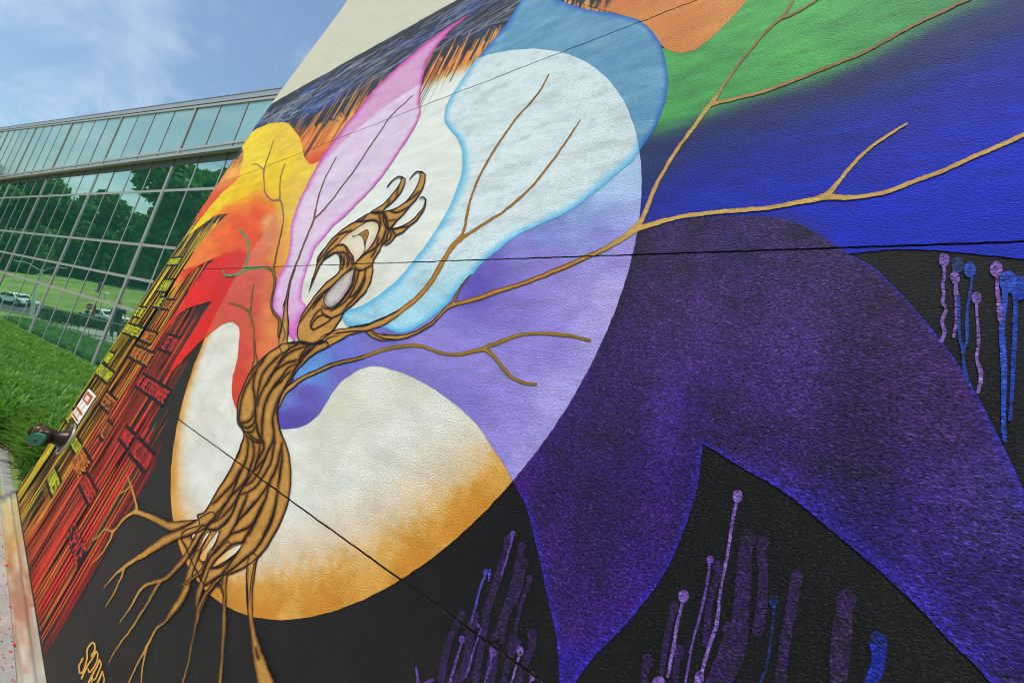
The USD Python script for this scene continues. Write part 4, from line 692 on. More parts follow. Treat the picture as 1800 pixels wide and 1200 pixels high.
# ---- words
SF = {'A': [[(0, 0), (.5, 1), (1, 0)], [(.2, .38), (.8, .38)]], 'B': [[(0, 0), (0, 1), (.8, .95), (.85, .6), (.1, .52), (.95, .4), (.9, .05), (0, 0)]], 'C': [[(1, .85), (.6, 1), (.1, .85), (0, .5), (.1, .15), (.6, 0), (1, .15)]], 'D': [[(0, 0), (0, 1), (.7, .9), (1, .5), (.7, .1), (0, 0)]], 'E': [[(1, 1), (0, 1), (0, 0), (1, 0)], [(0, .52), (.75, .52)]], 'F': [[(1, 1), (0, 1), (0, 0)], [(0, .52), (.75, .52)]],
      'G': [[(1, .85), (.6, 1), (.1, .85), (0, .5), (.1, .15), (.6, 0), (1, .2), (1, .45), (.6, .45)]], 'H': [[(0, 0), (0, 1)], [(1, 0), (1, 1)], [(0, .5), (1, .5)]], 'I': [[(.5, 0), (.5, 1)]], 'J': [[(1, 1), (1, .2), (.6, 0), (.1, .15)]], 'K': [[(0, 0), (0, 1)], [(1, 1), (.05, .48), (1, 0)]], 'L': [[(0, 1), (0, 0), (1, 0)]], 'M': [[(0, 0), (0, 1), (.5, .35), (1, 1), (1, 0)]], 'N': [[(0, 0), (0, 1), (1, 0), (1, 1)]],
      'O': [[(.5, 1), (.08, .8), (0, .5), (.08, .2), (.5, 0), (.92, .2), (1, .5), (.92, .8), (.5, 1)]], 'P': [[(0, 0), (0, 1), (.8, .95), (.95, .75), (.8, .5), (0, .45)]], 'R': [[(0, 0), (0, 1), (.8, .95), (.95, .75), (.8, .52), (0, .48)], [(.4, .48), (1, 0)]], 'S': [[(1, .85), (.5, 1), (.05, .85), (.1, .6), (.9, .42), (.95, .15), (.5, 0), (0, .15)]], 'T': [[(0, 1), (1, 1)], [(.5, 1), (.5, 0)]], 'U': [[(0, 1), (0, .2), (.5, 0), (1, .2), (1, 1)]], 'V': [[(0, 1), (.5, 0), (1, 1)]], 'W': [[(0, 1), (.25, 0), (.5, .7), (.75, 0), (1, 1)]], 'Y': [[(0, 1), (.5, .5), (1, 1)], [(.5, .5), (.5, 0)]], "'": [[(.5, 1), (.4, .75)]]}
YEL, ORG, RED = (226, 226, 22), (232, 128, 36), (228, 50, 42)
def lettering(text, s0, s1, z0, z1, sw):
    """brush capitals between s0 (left) and s1 (right) along the wall"""
    n = sum(1.0 if ch != ' ' else .55 for ch in text); adv = (s0 - s1) / n; x = 0; out = []
    for ch in text:
        if ch == ' ': x += .55; continue
        for st in SF[ch]:
            p = np.array(st, float); p[:, 0] = x + .10 + .78 * p[:, 0]
            t = p[:, 0] / n
            q = np.c_[s0 - (s0 - s1) * t, z0 + (z1 - z0) * p[:, 1]]
            out.append(LineString(q).buffer(sw, 3, cap_style='round'))
        x += 1
    return unary_union(out)
def on_wall(g, layer):
    P, F_ = merge(flat(shapely.affinity.scale(g, 1000, 1000, origin=(0, 0))))
    P = P / 1000
    return np.c_[-P[:, 0], np.full(len(P), WALL_Y - layer * .0005), P[:, 1]], F_[:, ::-1]
WORDS = []
def word(text, lb, rt, col, bars=True, label=None, sw=.0058, drop=0.0):
    (s0, z0), (s1, z1) = sz([lb, rt]); z1 = max(z1, z0 + .05)
    s0 = min(s0, 5.74)
    ground = sbox(min(s0, s1) - .012, z0 - .008, max(s0, s1) + .012, z1 + .008)
    if bars: ground = unary_union([ground, sbox(min(s0, s1) - .02, z0 - .028, max(s0, s1) + .02, z0), sbox(min(s0, s1) - .02, z1, max(s0, s1) + .02, z1 + .028)])
    WORDS.append(1); wl = 2.0 + .12 * len(WORDS); V1, F1 = on_wall(ground, wl); V2, F2 = on_wall(lettering(text, s0, s1, z0, z1, sw), wl + .06)
    obj('painted_word', trimesh.Trimesh(np.vstack([V1, V2]), np.vstack([F1, F2 + len(V1)]), process=False), 'wall_paint', wall, col=np.vstack([np.tile(L((20, 22, 30)), (len(V1), 1)), np.tile(L(col), (len(V2), 1))]), label=label or 'the painted word ' + text)
word('OPEN HEARTS', (288, 465), (319, 454), YEL); word('HUMAN', (277, 510), (304, 493), YEL); word('LOVE', (271, 537), (289, 525), YEL, label='the painted word LOVE in yellow beside IS LOVE'); word('IS LOVE', (284.5, 540), (307, 530), ORG)
word('BE ONE', (233, 553), (256, 543), YEL); word('EMPATHY KEEPS US', (214, 581), (251.5, 579), YEL); word('CONNECTED', (247, 595), (275, 588), ORG); word('SHARED', (180, 631), (200, 624), YEL); word('YOU ARE NOT ALONE', (227, 624), (270, 624), ORG); word('I SEE YOU', (279, 609), (315, 597), RED)
word('REVOLUTIONARY', (169, 654), (200, 657), YEL); word('WE ARE EVERYWHERE', (240, 675), (299, 690), RED); word('RESPECT', (177, 707), (204, 706), ORG); word('ALLY', (176, 761), (197, 750), ORG); word('IMAGINE', (211, 767), (236, 768), RED); word('INCLUSION', (229, 792), (270, 802), RED)
word('COLOUR', (125.5, 780), (143, 784), YEL); word('EMBRACE', (137, 803), (159, 814), ORG); word('CELEBRATE', (125, 810), (146, 829), ORG, bars=False); word('DIFFERENCES', (142, 849), (169, 868), RED); word('KINDNESS', (84, 841), (106, 850), YEL); word("S SPACE", (118, 938), (152, 968), RED, bars=False); word('LOVE', (116.5, 735), (131, 726), YEL, label='the painted word LOVE by the small sign')
gl = lambda pts, w: ribbon(ZM(120, 1110, 13.333, [(x, y, w / 13.333) for x, y in pts]))
script = unary_union([gl([(340, 615), (270, 740), (250, 840), (280, 960), (340, 930), (410, 760), (440, 580), (450, 440), (500, 320), (580, 245), (620, 310), (610, 420), (540, 560)], 38), gl([(650, 440), (560, 620), (420, 860), (310, 1080)], 40), gl([(650, 440), (690, 540), (650, 720), (560, 880), (500, 940), (470, 860)], 32), gl([(730, 650), (640, 860), (520, 1080), (430, 1260)], 42), gl([(730, 650), (765, 760), (700, 960), (620, 1110), (580, 1120), (550, 1060)], 32), gl([(545, 1060), (540, 1260)], 26), gl([(795, 930), (720, 1120), (640, 1280)], 44), gl([(795, 930), (850, 1120), (800, 1240)], 30)])
paint('painted_lettering', script, (236, 174, 70), 4, wall, label='gold script letters S P R')

# ------------------------------------------------------------------ the ground
def gz(X, Y):
    t = .89 * (-21 - np.asarray(X, float)) + .45 * (2.4 - np.asarray(Y, float))
    return np.interp(t, [-1e3, 10, 52, 62, 112, 400], [0, 0, -4.0, -4.0, .4, 8])
def sheet(xs, ys, zf, thick=0):
    X, Y = np.meshgrid(xs, ys); Z = zf(X, Y); V = np.c_[X.ravel(), Y.ravel(), Z.ravel()]; n = len(xs); F = []
    for j in range(len(ys) - 1):
        for i in range(n - 1):
            a = j * n + i; F += [(a, a + 1, a + n + 1), (a, a + n + 1, a + n)]
    return trimesh.Trimesh(V, np.array(F), process=False)
gx = np.r_[-900, -600, -400, -250, np.arange(-180, 30, 3.0), 60, 150, 400, 900]; gy = np.r_[-900, -500, -250, np.arange(-120, 30, 3.0), 60, 150, 400, 900]
obj('ground', sheet(gx, gy, lambda X, Y: gz(X, Y) - .06), 'terrain', kind='structure')
# pavement of concrete slabs
pav = thing('pavement', kind='structure')
def slab_mesh(x0, x1, y0, y1, z0, z1):
    return bevbox(x1 - x0 - .012, y1 - y0 - .012, z1 - z0, .006).apply_translation(((x0 + x1) / 2, (y0 + y1) / 2, (z0 + z1) / 2))
PX = [-7.66, -5.55, -4.02, -2.5, -1.0, .5, 2.0, 3.5]; PY = [-3.6, -2.1, -.6, .935]
for i in range(len(PX) - 1):
    for j in range(len(PY) - 1):
        obj('slab', slab_mesh(PX[i], PX[i + 1], PY[j], PY[j + 1], -.2, -.05 + .002 * ((i * 7 + j * 3) % 3)), 'concrete_light' if (i + j) % 2 else 'concrete', pav)
obj('slab', slab_mesh(-7.66, -5.87, .935, 1.03, -.2, -.049), 'concrete', pav)
obj('path', sheet(np.linspace(-34, -7.68, 30), np.linspace(-2.6, .28, 6), lambda X, Y: gz(X, Y) + .004), 'concrete_light', kind='structure')
# painted footing along the wall's base
def foot_color(V):
    s = -V[:, 0]; n = meshkit.fbm(np.c_[s * 3, V[:, 2] * 30, V[:, 1] * 30], 4, 5); n2 = meshkit.fbm(np.c_[s * 14, V[:, 1] * 60, V[:, 2] * 60], 3, 6)
    k = [2.6, 2.95, 3.2, 3.6, 4.2, 4.7, 5.2, 5.6, 5.8]
    cs = np.array([(150, 146, 138), (168, 160, 140), (150, 124, 104), (150, 92, 66), (156, 100, 64), (170, 130, 76), (180, 156, 92), (176, 160, 104), (80, 84, 96)], float)
    c = np.array([np.interp(s, k, cs[:, j]) for j in range(3)]).T
    c = blend(c, (206, 198, 170), np.clip((n - .5) * 3, 0, 1)); c = blend(c, (176, 40, 34), np.clip((n2 - .66) * 6, 0, 1) * (s < 4.6) * (s > 3)); c = blend(c, (222, 160, 50), np.clip((n2 - .6) * 8, 0, 1) * (s >= 4.3))
    c = blend(c, (150, 146, 136), np.clip(.30 + 1.4 * (meshkit.fbm(np.c_[s * 1.5, V[:, 1] * 90, V[:, 2] * 90], 3, 9) - .5), 0, .75))
    return L(np.clip(c * .9, 0, 255))
def footing(x0, x1):
    xs = np.arange(x0, x1, .03); prof = [(.922, -.16), (.922, -.053), (.937, -.051), (.939, -.042), (.945, -.036), (.966, -.031), (.973, -.024), (.974, -.008), (.999, -.002), (1.03, -.002)]
    V, F = [], []
    for x in xs:
        w = meshkit.noise(np.array([[x * 3, 0, 0]]))[0] * .006
        for k, (y, z) in enumerate(prof): V.append((x, y + (w if 2 < k < 6 else 0), z))
    n = len(prof)
    for i in range(len(xs) - 1):
        for k in range(n - 1):
            a = i * n + k; F += [(a, a + n, a + n + 1), (a, a + n + 1, a + 1)]
    return trimesh.Trimesh(np.array(V), np.array(F), process=False)
fm = footing(-5.86, 2.2)
obj('footing', fm, 'bare_stucco', wall, col=foot_color(fm.vertices), label='paint-smeared concrete footing along the base')
# splashes of paint on the pavement
sp_parts = {'yellow': [], 'orange': [], 'red': [], 'dark': []}
for k in range(140):
    x = rng.uniform(-5.8, -2.4); y = .93 - abs(rng.normal(0, .05)) - .004; r = rng.choice([rng.uniform(.001, .004), rng.uniform(.003, .008)], p=[.85, .15])
    a = np.linspace(0, 2 * np.pi, 11, endpoint=False); rr = r * rng.uniform(.5, 1.4, 11)
    key = 'dark' if rng.random() < .25 else ('yellow' if x < -5.0 else 'orange' if x < -4.3 else 'red')
    P = np.c_[x + rr * np.cos(a) * 2.2, y + rr * np.sin(a), np.full(11, -.0425)]; P[:, 1] = np.minimum(P[:, 1], .93)
    sp_parts[key].append(trimesh.Trimesh(np.vstack([P, P.mean(0)]), [(i, (i + 1) % 11, 11) for i in range(11)], process=False))
plain('splash_yellow', (236, 180, 44), .6); plain('splash_orange', (230, 116, 40), .6); plain('splash_red', (196, 34, 34), .6); plain('splash_dark', (58, 54, 60), .6)
for k, ms in sp_parts.items():
    if ms: obj('paint_splash', cat(ms), 'splash_' + k, pav, kind='stuff')

# ------------------------------------------------------------------ planting bed
BED = [(-7.70, .36), (-7.70, 1.03), (-5.86, 1.03), (-5.86, 1.5)]
FO = np.array([-19.1, 3.23, 0.0]); FB = np.array([-.98816, -.15341, 0.0]); FB /= np.linalg.norm(FB)
FM = np.array([.02532, -.16308, .98629]); FM -= FB * (FB @ FM); FM /= np.linalg.norm(FM); FN = np.cross(FB, FM); FN = FN if FN[1] < 0 else -FN      # outward
def facade_y(x): return 3.23 + .15525 * (x + 19.1) * -1 * -1 if False else 3.23 - .15525 * -(x + 19.1)
obj('planting_bed', sheet(np.linspace(-33, -5.9, 60), np.linspace(.34, 6.2, 20), lambda X, Y: np.where((X > -7.72) & (Y < 1.1), -.2, .006 + .03 * meshkit.noise(np.stack([X * .6, Y * .6, X * 0], -1)))), 'soil', kind='structure')
def tuft(seed, n=40, h=.36):
    g = np.random.default_rng(seed); V, F = [], []
    for k in range(n):
        a = g.uniform(0, 2 * np.pi); r = g.uniform(0, .05); H = h * g.uniform(.55, 1.15); reach = g.uniform(.08, .30); w = g.uniform(.008, .016); tw = np.array([-np.sin(a), np.cos(a), 0])
        b = len(V); o = np.array([np.cos(a) * r, np.sin(a) * r, 0])
        for t in (0, .3, .6, .85, 1):
            p = o + np.array([np.cos(a), np.sin(a), 0]) * reach * t ** 1.6 + np.array([0, 0, H * (t * 1.55 - .75 * t * t) * (1 if t < .9 else .96)])
            ww = w * (1, 1, .9, .6, .08)[(0, .3, .6, .85, 1).index(t)]
            V += [p - tw * ww / 2, p + tw * ww / 2]
        for s in range(4): q = b + 2 * s; F += [(q, q + 1, q + 3), (q, q + 3, q + 2)]
    return trimesh.Trimesh(np.array(V), np.array(F), process=False)
inst = UsdGeom.PointInstancer.Define(stage, '/World/liriope_ground_cover')
setd(inst.GetPrim(), 'arching grassy liriope ground cover filling the bed below the glass building', 'ground cover', kind='stuff')
for k in range(5):
    obj('tuft_kind', tuft(40 + k), 'liriope_leaf', inst.GetPrim())
protos = [p.GetPath() for p in inst.GetPrim().GetChildren()]
inst.CreatePrototypesRel().SetTargets(protos)
pos, sc, ori, idx = [], [], [], []
for k in range(9000):
    x = -7.5 - (25.0) * rng.random() ** 1.35; y = rng.uniform(.42, 4.6)
    big = 1.0
    if k < 900: x = rng.uniform(-7.75, -5.95); y = rng.uniform(1.06, 2.6); big = 1.25
    elif k < 1700: x = rng.uniform(-10.5, -7.6); y = rng.uniform(.8, 2.6); big = 1.3
    fy = 3.23 - .15525 * (-(x + 19.1)) * -1; fy = 3.23 + .15525 * (x + 19.1)
    if y > fy - .38: continue
    if x > -7.72 and y < 1.08: continue
    pos.append((x, y, gz(x, y) + .0)); sc.append(rng.uniform(.75, 1.25) * big); a = rng.uniform(0, np.pi); ori.append((np.cos(a), 0, 0, np.sin(a))); idx.append(int(rng.integers(5)))
inst.CreatePositionsAttr(Vt.Vec3fArray([Gf.Vec3f(*map(float, p)) for p in pos]))
inst.CreateProtoIndicesAttr(Vt.IntArray(idx)); inst.CreateScalesAttr(Vt.Vec3fArray([Gf.Vec3f(s, s, s) for s in sc]))
inst.CreateOrientationsAttr(Vt.QuathArray([Gf.Quath(float(o[0]), float(o[1]), float(o[2]), float(o[3])) for o in ori]))
print('tufts', len(pos))
def flower(seed):
    g = np.random.default_rng(seed); ms = []
    for k in range(26):
        z = .25 + .10 * k / 26; a = g.uniform(0, 6.28); r = .006 * (1.25 - k / 26)
        s = trimesh.creation.icosphere(subdivisions=0, radius=.0045); s.apply_translation((r * np.cos(a), r * np.sin(a), z)); ms.append(s)
    return tube([(0, 0, 0), (.004, 0, .15), (0, .003, .35)], [.002, .0018, .001], 5), cat(ms)
fl = [(-7.85, 1.15), (-7.75, 1.17), (-7.72, 1.12), (-7.78, 1.20), (-7.74, 1.06), (-11.6, 1.2), (-11.7, 1.42), (-14.6, 1.02), (-14.6, 1.18), (-17.9, 1.65), (-11.9, 1.97)]
f0 = None
for k, (x, y) in enumerate(fl):
    lab = 'small purple liriope flower spike standing above the grassy bed'
    if k == 0:
        f0 = thing('liriope_flower', lab, 'flower', (x, y, .02), 0, 'purple flower spikes in the grassy bed'); a, b = flower(1); obj('stalk', a, 'hedge_leaf', f0); obj('flower_spike', b, 'flower_purple', f0)
    else: dup(f0, 'liriope_flower', (x, y, .0 + .05 * rng.random()), rng.uniform(0, 6), rng.uniform(.85, 1.25), lab, 'purple flower spikes in the grassy bed', 'flower')
gs = [np.array([FO + FB * p + np.array([0, -w, .03 + .015 * rng.random()]) for w in (.02, .34)]) for p in np.linspace(-13, 34, 120)]
V = np.vstack(gs); obj('gravel_strip', trimesh.Trimesh(V, np.array([f for i in range(119) for f in ((2 * i, 2 * i + 1, 2 * i + 3), (2 * i, 2 * i + 3, 2 * i + 2))]), process=False), 'gravel', kind='structure')

# ------------------------------------------------------------------ leaning glass building
bld = thing('glass_building', 'long green glass building with leaning mullioned wall and metal roof edge', 'building')
def fac(p0, p1, q0, q1, d0, d1, skew=0.0):
    """a box in the leaning wall's own axes (p along, q up, d outward); skew raises q1 along p for the sloping roof"""
    c = []
    for p in (p0, p1):
        for q in (q0, q1):
            for d in (d0, d1): c.append(FO + FB * p + FM * (q + (skew * p if skew else 0)) + FN * d)
    return trimesh.convex.convex_hull(np.array(c))
ROOF = lambda p: 10.23 + .0712 * p
COL = [.15 + 1.835 * k for k in range(-7, 19)]; P_A, P_B = COL[0] - .4, COL[-1] + .6
QL = [0.0, 2.36, 3.42, 4.65, 6.78, 7.78]
for k, p in enumerate(COL):
    heavy = (k - 7) % 4 == 0; w, d = (.075, .045) if heavy else (.034, .025)
    obj('mullion', fac(p - w, p + w, -.35, 7.76, 0, d), 'frame_metal', bld); obj('gasket', fac(p - w - .035, p + w + .03, -.3, 7.76, 0, .014), 'sealant', bld); obj('gasket', fac(p - w - .04, p + w + .03, 8.16, ROOF(p) - .05, 0, .014), 'sealant', bld)  # dark strips added beside the mullions stand in for their shadow line
    obj('mullion', fac(p - w * .9, p + w * .9, 8.16, ROOF(p) - .02, 0, d), 'frame_metal', bld)
for q in QL[:-1]:
    w = .09 if q == 0 else .05
    obj('transom', fac(P_A, P_B, q - w, q + w, .0, .022), 'frame_metal', bld)
obj('transom', fac(P_A, P_B, 8.43 - .045, 8.43 + .045, 0, .04), 'frame_metal', bld)
obj('sill_rail', fac(P_A, P_B, 8.07, 8.15, -.05, .17), 'frame_metal', bld)
obj('soffit_panel', fac(P_A, P_B, 7.78, 8.07, -.05, .015), 'spandrel_metal', bld)
for k, p in enumerate(COL): obj('soffit_joint', fac(p - .02, p + .02, 7.78, 8.068, .015, .024), 'sealant', bld)
def skewbox(q0, q1, d0, d1):
    c = [FO + FB * p + FM * (ROOF(p) + q) + FN * d for p in (P_A, P_B) for q in (q0, q1) for d in (d0, d1)]
    return trimesh.convex.convex_hull(np.array(c))
obj('head_rail', skewbox(-.04, .05, -.02, .05), 'frame_metal', bld)
obj('shadow_gap', skewbox(.05, .09, -.06, .01), 'sealant', bld)
obj('roof_fascia', skewbox(.09, .29, -.1, .06), 'fascia_metal', bld)
obj('roof_cap', skewbox(.29, .31, -7.5, .075), 'fascia_metal', bld)
rg = np.random.default_rng(5)
def pane(p0, p1, q0, q1, mat, d=.012, q1b=None):
    t = rg.normal(0, .0016, 3)
    pts = []
    for p, q, tt in ((p0, q0, 0), (p1, q0, t[0] * (p1 - p0)), (p1, q1b or q1, (t[0] + t[1]) * 1.0), (p0, q1, t[1] * (q1 - q0))): pts.append(FO + FB * p + FM * q + FN * (d + tt))
    m = trimesh.Trimesh(np.array(pts), [(0, 1, 2), (0, 2, 3)], process=False)
    if m.face_normals[0] @ FN < 0: m = trimesh.Trimesh(np.array(pts), [(0, 2, 1), (0, 3, 2)], process=False)
    obj('pane', m, mat, bld)
for k in range(len(COL) - 1):
    for j in range(len(QL) - 1): pane(COL[k], COL[k + 1], QL[j], QL[j + 1], 'window_glass')
    pane(COL[k], COL[k + 1], 8.12, 8.43, 'spandrel_glass'); pane(COL[k], COL[k + 1], 8.43, ROOF(COL[k]), 'spandrel_glass', q1b=ROOF(COL[k + 1]))
obj('room_back', fac(P_A, P_B, -.3, 9, -5.2, -5), 'interior', bld)
obj('room_floor', fac(P_A, P_B, -.3, .02, -5, -.1), 'interior', bld)
obj('end_wall', fac(P_B - .05, P_B, -.3, 12.6, -7.4, -.08), 'fascia_metal', bld)
obj('backing_wall', fac(P_A, P_B, 7.8, 8.6, -.3, -.2), 'interior', bld); obj('ceiling', fac(P_A, P_B, 7.7, 7.78, -5.1, -.1), 'interior', bld)

# ------------------------------------------------------------------ fittings on the wall
fdc = thing('fire_hose_connection', 'twin bronze fire hose inlet with a green cap on the mural wall', 'hose connection', (-5.235, WALL_Y, .655))
NY = np.array([0, -1.0, 0])
obj('wall_plate', place(lathe([(0, 0), (.128, 0), (.128, .010), (.105, .016), (.075, .022), (0, .022)], 40), NY, (0, 0, 0)), 'bronze', fdc, smooth=35)
obj('plate_rim', place(lathe([(.120, 0), (.138, .001), (.141, .007), (.136, .015), (.126, .016), (.120, .010), (.120, 0)], 40), NY, (0, 0, 0)), 'chrome', fdc, smooth=35)
obj('body', cat([place(lathe([(0, .02), (.078, .02), (.072, .035), (.058, .07), (.055, .10), (.06, .13), (0, .14)], 28), NY, (0, 0, 0)), place(lathe([(0, 0), (.05, .005), (.065, .03), (.066, .06), (.05, .09), (0, .1)], 20), NY, (0, -.085, 0))]), 'bronze_dark', fdc, smooth=35)
for sx in (-1, 1):
    ax = np.array([sx * .80, -.58, -.06]); ax /= np.linalg.norm(ax); o = np.array([sx * .012, -.125, .012 * -sx])
    inl = obj('inlet', cat([place(lathe([(0, 0), (.050, 0), (.050, .05), (.060, .056), (.062, .085), (.054, .089), (.054, .098), (0, .098)], 26), ax, o), place(trimesh.creation.torus(.060, .006, 26, 8), ax, o + ax * .072)]), 'bronze_dark' if sx > 0 else 'bronze', fdc, smooth=35)
    capn = place(lathe([(0, 0), (.057, 0), (.060, .006), (.058, .022), (.050, .027), (0, .027)], 30), ax, o + ax * .099)
    cp = obj('cap', capn, 'green_cap' if sx > 0 else 'bronze_dark', fdc, smooth=30, label='round green cap' if sx > 0 else None)
    side = np.cross(ax, [0, 0, 1]); side /= np.linalg.norm(side)
    for q in (-1, 1): obj('cap_lug', place(bevbox(.02, .014, .024, .004), ax, o + ax * .114 + np.array([0, 0, q * .069])), 'rust_red' if q < 0 else 'bronze', fdc)
    obj('cap_slot', place(bevbox(.009, .032, .005, .001), ax, o + ax * .131), 'bronze_dark', fdc)
for k in range(4):
    a = np.pi / 4 + k * np.pi / 2; obj('bolt', place(lathe([(0, 0), (.010, 0), (.010, .008), (0, .01)], 6), NY, (.122 * np.cos(a), -.012, .122 * np.sin(a))), 'bronze', fdc)
c4 = sz([(157, 684), (170, 695), (130, 732), (139, 747)])
S0, S1 = 5.56, 5.17; Z0, Z1 = float(c4[2:, 1].mean()), float(c4[:2, 1].mean())
sg = thing('notice_board', 'white bordered notice with rust brown blocks above the hose connection', 'notice', (-(S0 + S1) / 2, WALL_Y - .008, (Z0 + Z1) / 2))
W_, H_ = S0 - S1, Z1 - Z0
print('notice', W_, H_, Z0)
obj('board', bevbox(W_, .012, H_, .003), 'white_plastic', sg)
def blk(u0, u1, v0, v1, m, name='print_block', y=-.0075): obj(name, bx(-W_ / 2 + W_ * u0, -W_ / 2 + W_ * u1, y, -.004, -H_ / 2 + H_ * v0, -H_ / 2 + H_ * v1), m, sg)
blk(.07, .93, .63, .95, 'sign_brown'); blk(.07, .93, .27, .36, 'sign_brown'); blk(.07, .93, .05, .12, 'sign_brown')
for (a, b) in ((.80, .84), (.75, .78), (.70, .73)): blk(.3, .7, a, b, 'white_plastic', 'print_line', -.009)
for v in np.r_[np.linspace(.40, .59, 6), np.linspace(.155, .24, 4)]:
    blk(.14, rng.uniform(.3, .42), v, v + .012, 'sign_ink', 'print_line', -.007); blk(.54, rng.uniform(.74, .88), v, v + .012, 'sign_ink', 'print_line', -.007)

# ------------------------------------------------------------------ what stands in front of the glass building (seen in its panes)
def leafcloud(g, centers, radii, n, size):
    w = radii ** 2; k = g.choice(len(centers), n, p=w / w.sum()); d = g.normal(size=(n, 3)); d /= np.linalg.norm(d, axis=1)[:, None]
    p = centers[k] + d * (radii[k] * g.uniform(.55, 1.02, n) ** .6)[:, None]
    a = g.normal(size=(n, 3)); a /= np.linalg.norm(a, axis=1)[:, None]; b = np.cross(a, g.normal(size=(n, 3))); b /= np.linalg.norm(b, axis=1)[:, None]
    s = size * g.uniform(.6, 1.3, n)[:, None]
    V = np.stack([p - a * s, p + b * s * .6, p + a * s, p - b * s * .6], 1).reshape(-1, 3); i = np.arange(n) * 4
    return trimesh.Trimesh(V, np.vstack([np.c_[i, i + 1, i + 2], np.c_[i, i + 2, i + 3]]), process=False)
def tree(name, label, loc, H, R, seed, n=5200, mat='tree_leaf', group=None, low=.28):
    g = np.random.default_rng(seed); t = thing(name, label, 'tree', loc, 0, group)
    tr = [tube([(0, 0, -.5), (.1, .05, H * .3), (-.1, .1, H * .6), (0, 0, H * .85)], [H * .022, H * .017, H * .011, .05], 8)]
    cs, rs = [], []
    for k in range(26):
        z = H * g.uniform(low, .95); f = np.sin(np.pi * np.clip((z / H - low + .08) / (1.05 - low), 0.05, 1)) ** .7; a = g.uniform(0, 6.28); rr = R * f * g.uniform(.35, .95)
        c = np.array([rr * np.cos(a), rr * np.sin(a), z]); cs.append(c); rs.append(R * g.uniform(.22, .42))
        if k < 10: tr.append(tube([(0, 0, z * .6), c * [.5, .5, .88], c], [H * .008, H * .005, .03], 5))
    obj('trunk', cat(tr), 'bark', t); obj('crown', leafcloud(g, np.array(cs), np.array(rs), n, R * .075), mat, t)
    return t
lbl = ['broad dark tree in the wood facing the glass building', 'tall full tree in the wood facing the glass building', 'round light green tree in the wood facing the glass building']
pr = [tree('wood_tree', lbl[k], (-100, -60 - k * 6, 0), 19, (6.5, 6, 7)[k], 60 + k, 6500, ('tree_leaf_dark', 'tree_leaf', 'tree_leaf')[k], 'trees of the wood', .1) for k in range(3)]
gq = np.random.default_rng(12)
for k in range(58):
    az = math.radians(-169 + 30 * (k + .5) / 58 + gq.uniform(-.4, .4)); D = gq.uniform(100, 128) if k % 2 else gq.uniform(112, 140); x, y = -28 + D * math.cos(az), .5 + D * math.sin(az); j = int(gq.integers(3))
    hs = .92 + .14 * math.sin(k * .55) + gq.uniform(-.08, .08)
    dup(pr[j], 'wood_tree', (x, y, gz(x, y) - .5), gq.uniform(0, 6), hs, lbl[j], 'trees of the wood', 'tree')
for k in range(40):
    az = math.radians(-169 + 30 * (k + .5) / 40); D = gq.uniform(96, 104); x, y = -28 + D * math.cos(az), .5 + D * math.sin(az); j = int(gq.integers(2))
    dup(pr[j], 'wood_tree', (x, y, gz(x, y) - .6), gq.uniform(0, 6), gq.uniform(.3, .5), lbl[j], 'trees of the wood', 'tree')
tree('street_tree', 'tall spreading tree on the lawn near the glass building', (-50.5, -19.2, float(gz(-50.5, -19.2))), 19.5, 6.2, 77, 9000, 'tree_leaf', low=.32)
tree('street_tree', 'small bushy tree beside the path rail', (-36, -9.5, float(gz(-36, -9.5))), 5.0, 1.8, 78, 2500, 'hedge_leaf', low=.25)
# lawn, road
def strip(c, d, l0, l1, w, dz, n=50):
    c = np.array(c, float); d = np.array(d, float) / np.linalg.norm(d); nn = np.array([-d[1], d[0]]); V = []
    for t in np.linspace(l0, l1, n):
        for s in np.linspace(-w, w, 5): p = c + d * t + nn * s; V.append((*p, float(gz(*p)) + dz))
    F = [f for i in range(n - 1) for k in range(4) for f in ((i * 5 + k, i * 5 + k + 1, i * 5 + k + 6), (i * 5 + k, i * 5 + k + 6, i * 5 + k + 5))]
    return trimesh.Trimesh(np.array(V), np.array(F), process=False)
obj('road', strip((-72, -19.3), (.95, -.27), -50, 60, 3.8, .03), 'asphalt', kind='structure')
obj('kerb', strip((-70.8, -15.1), (.95, -.27), -50, 60, .16, .12), 'concrete', kind='structure')
obj('footpath', strip((-45, -6.2), (.9, -.36), -24, 12, 1.2, .03, 30), 'concrete_light', kind='structure')
# hedge plants along the bed edge
hm = leafcloud(np.random.default_rng(3), np.array([(x, .2 * math.sin(x * 2), .35) for x in np.linspace(-4, 4, 24)]), np.full(24, .45), 5000, .06)
for k, (x, y) in enumerate([(-24.5, 1.35), (-31.5, 1.0)]):
    pass
hp = thing('hedge', 'low clipped hedge running along the lower side of the path', 'hedge', (-35, -4.2, float(gz(-35, -4.2))), -.3); obj('foliage', hm, 'hedge_leaf', hp); obj('stem', cat([tube([(x, 0, -.1), (x, 0, .4)], .02, 5) for x in np.linspace(-3.8, 3.8, 9)]), 'bark', hp)
dup(hp, 'hedge', (-43.5, -7.8, float(gz(-43.5, -7.8))), -.4, 1, 'low hedge beside the far end of the footpath', None, 'hedge')
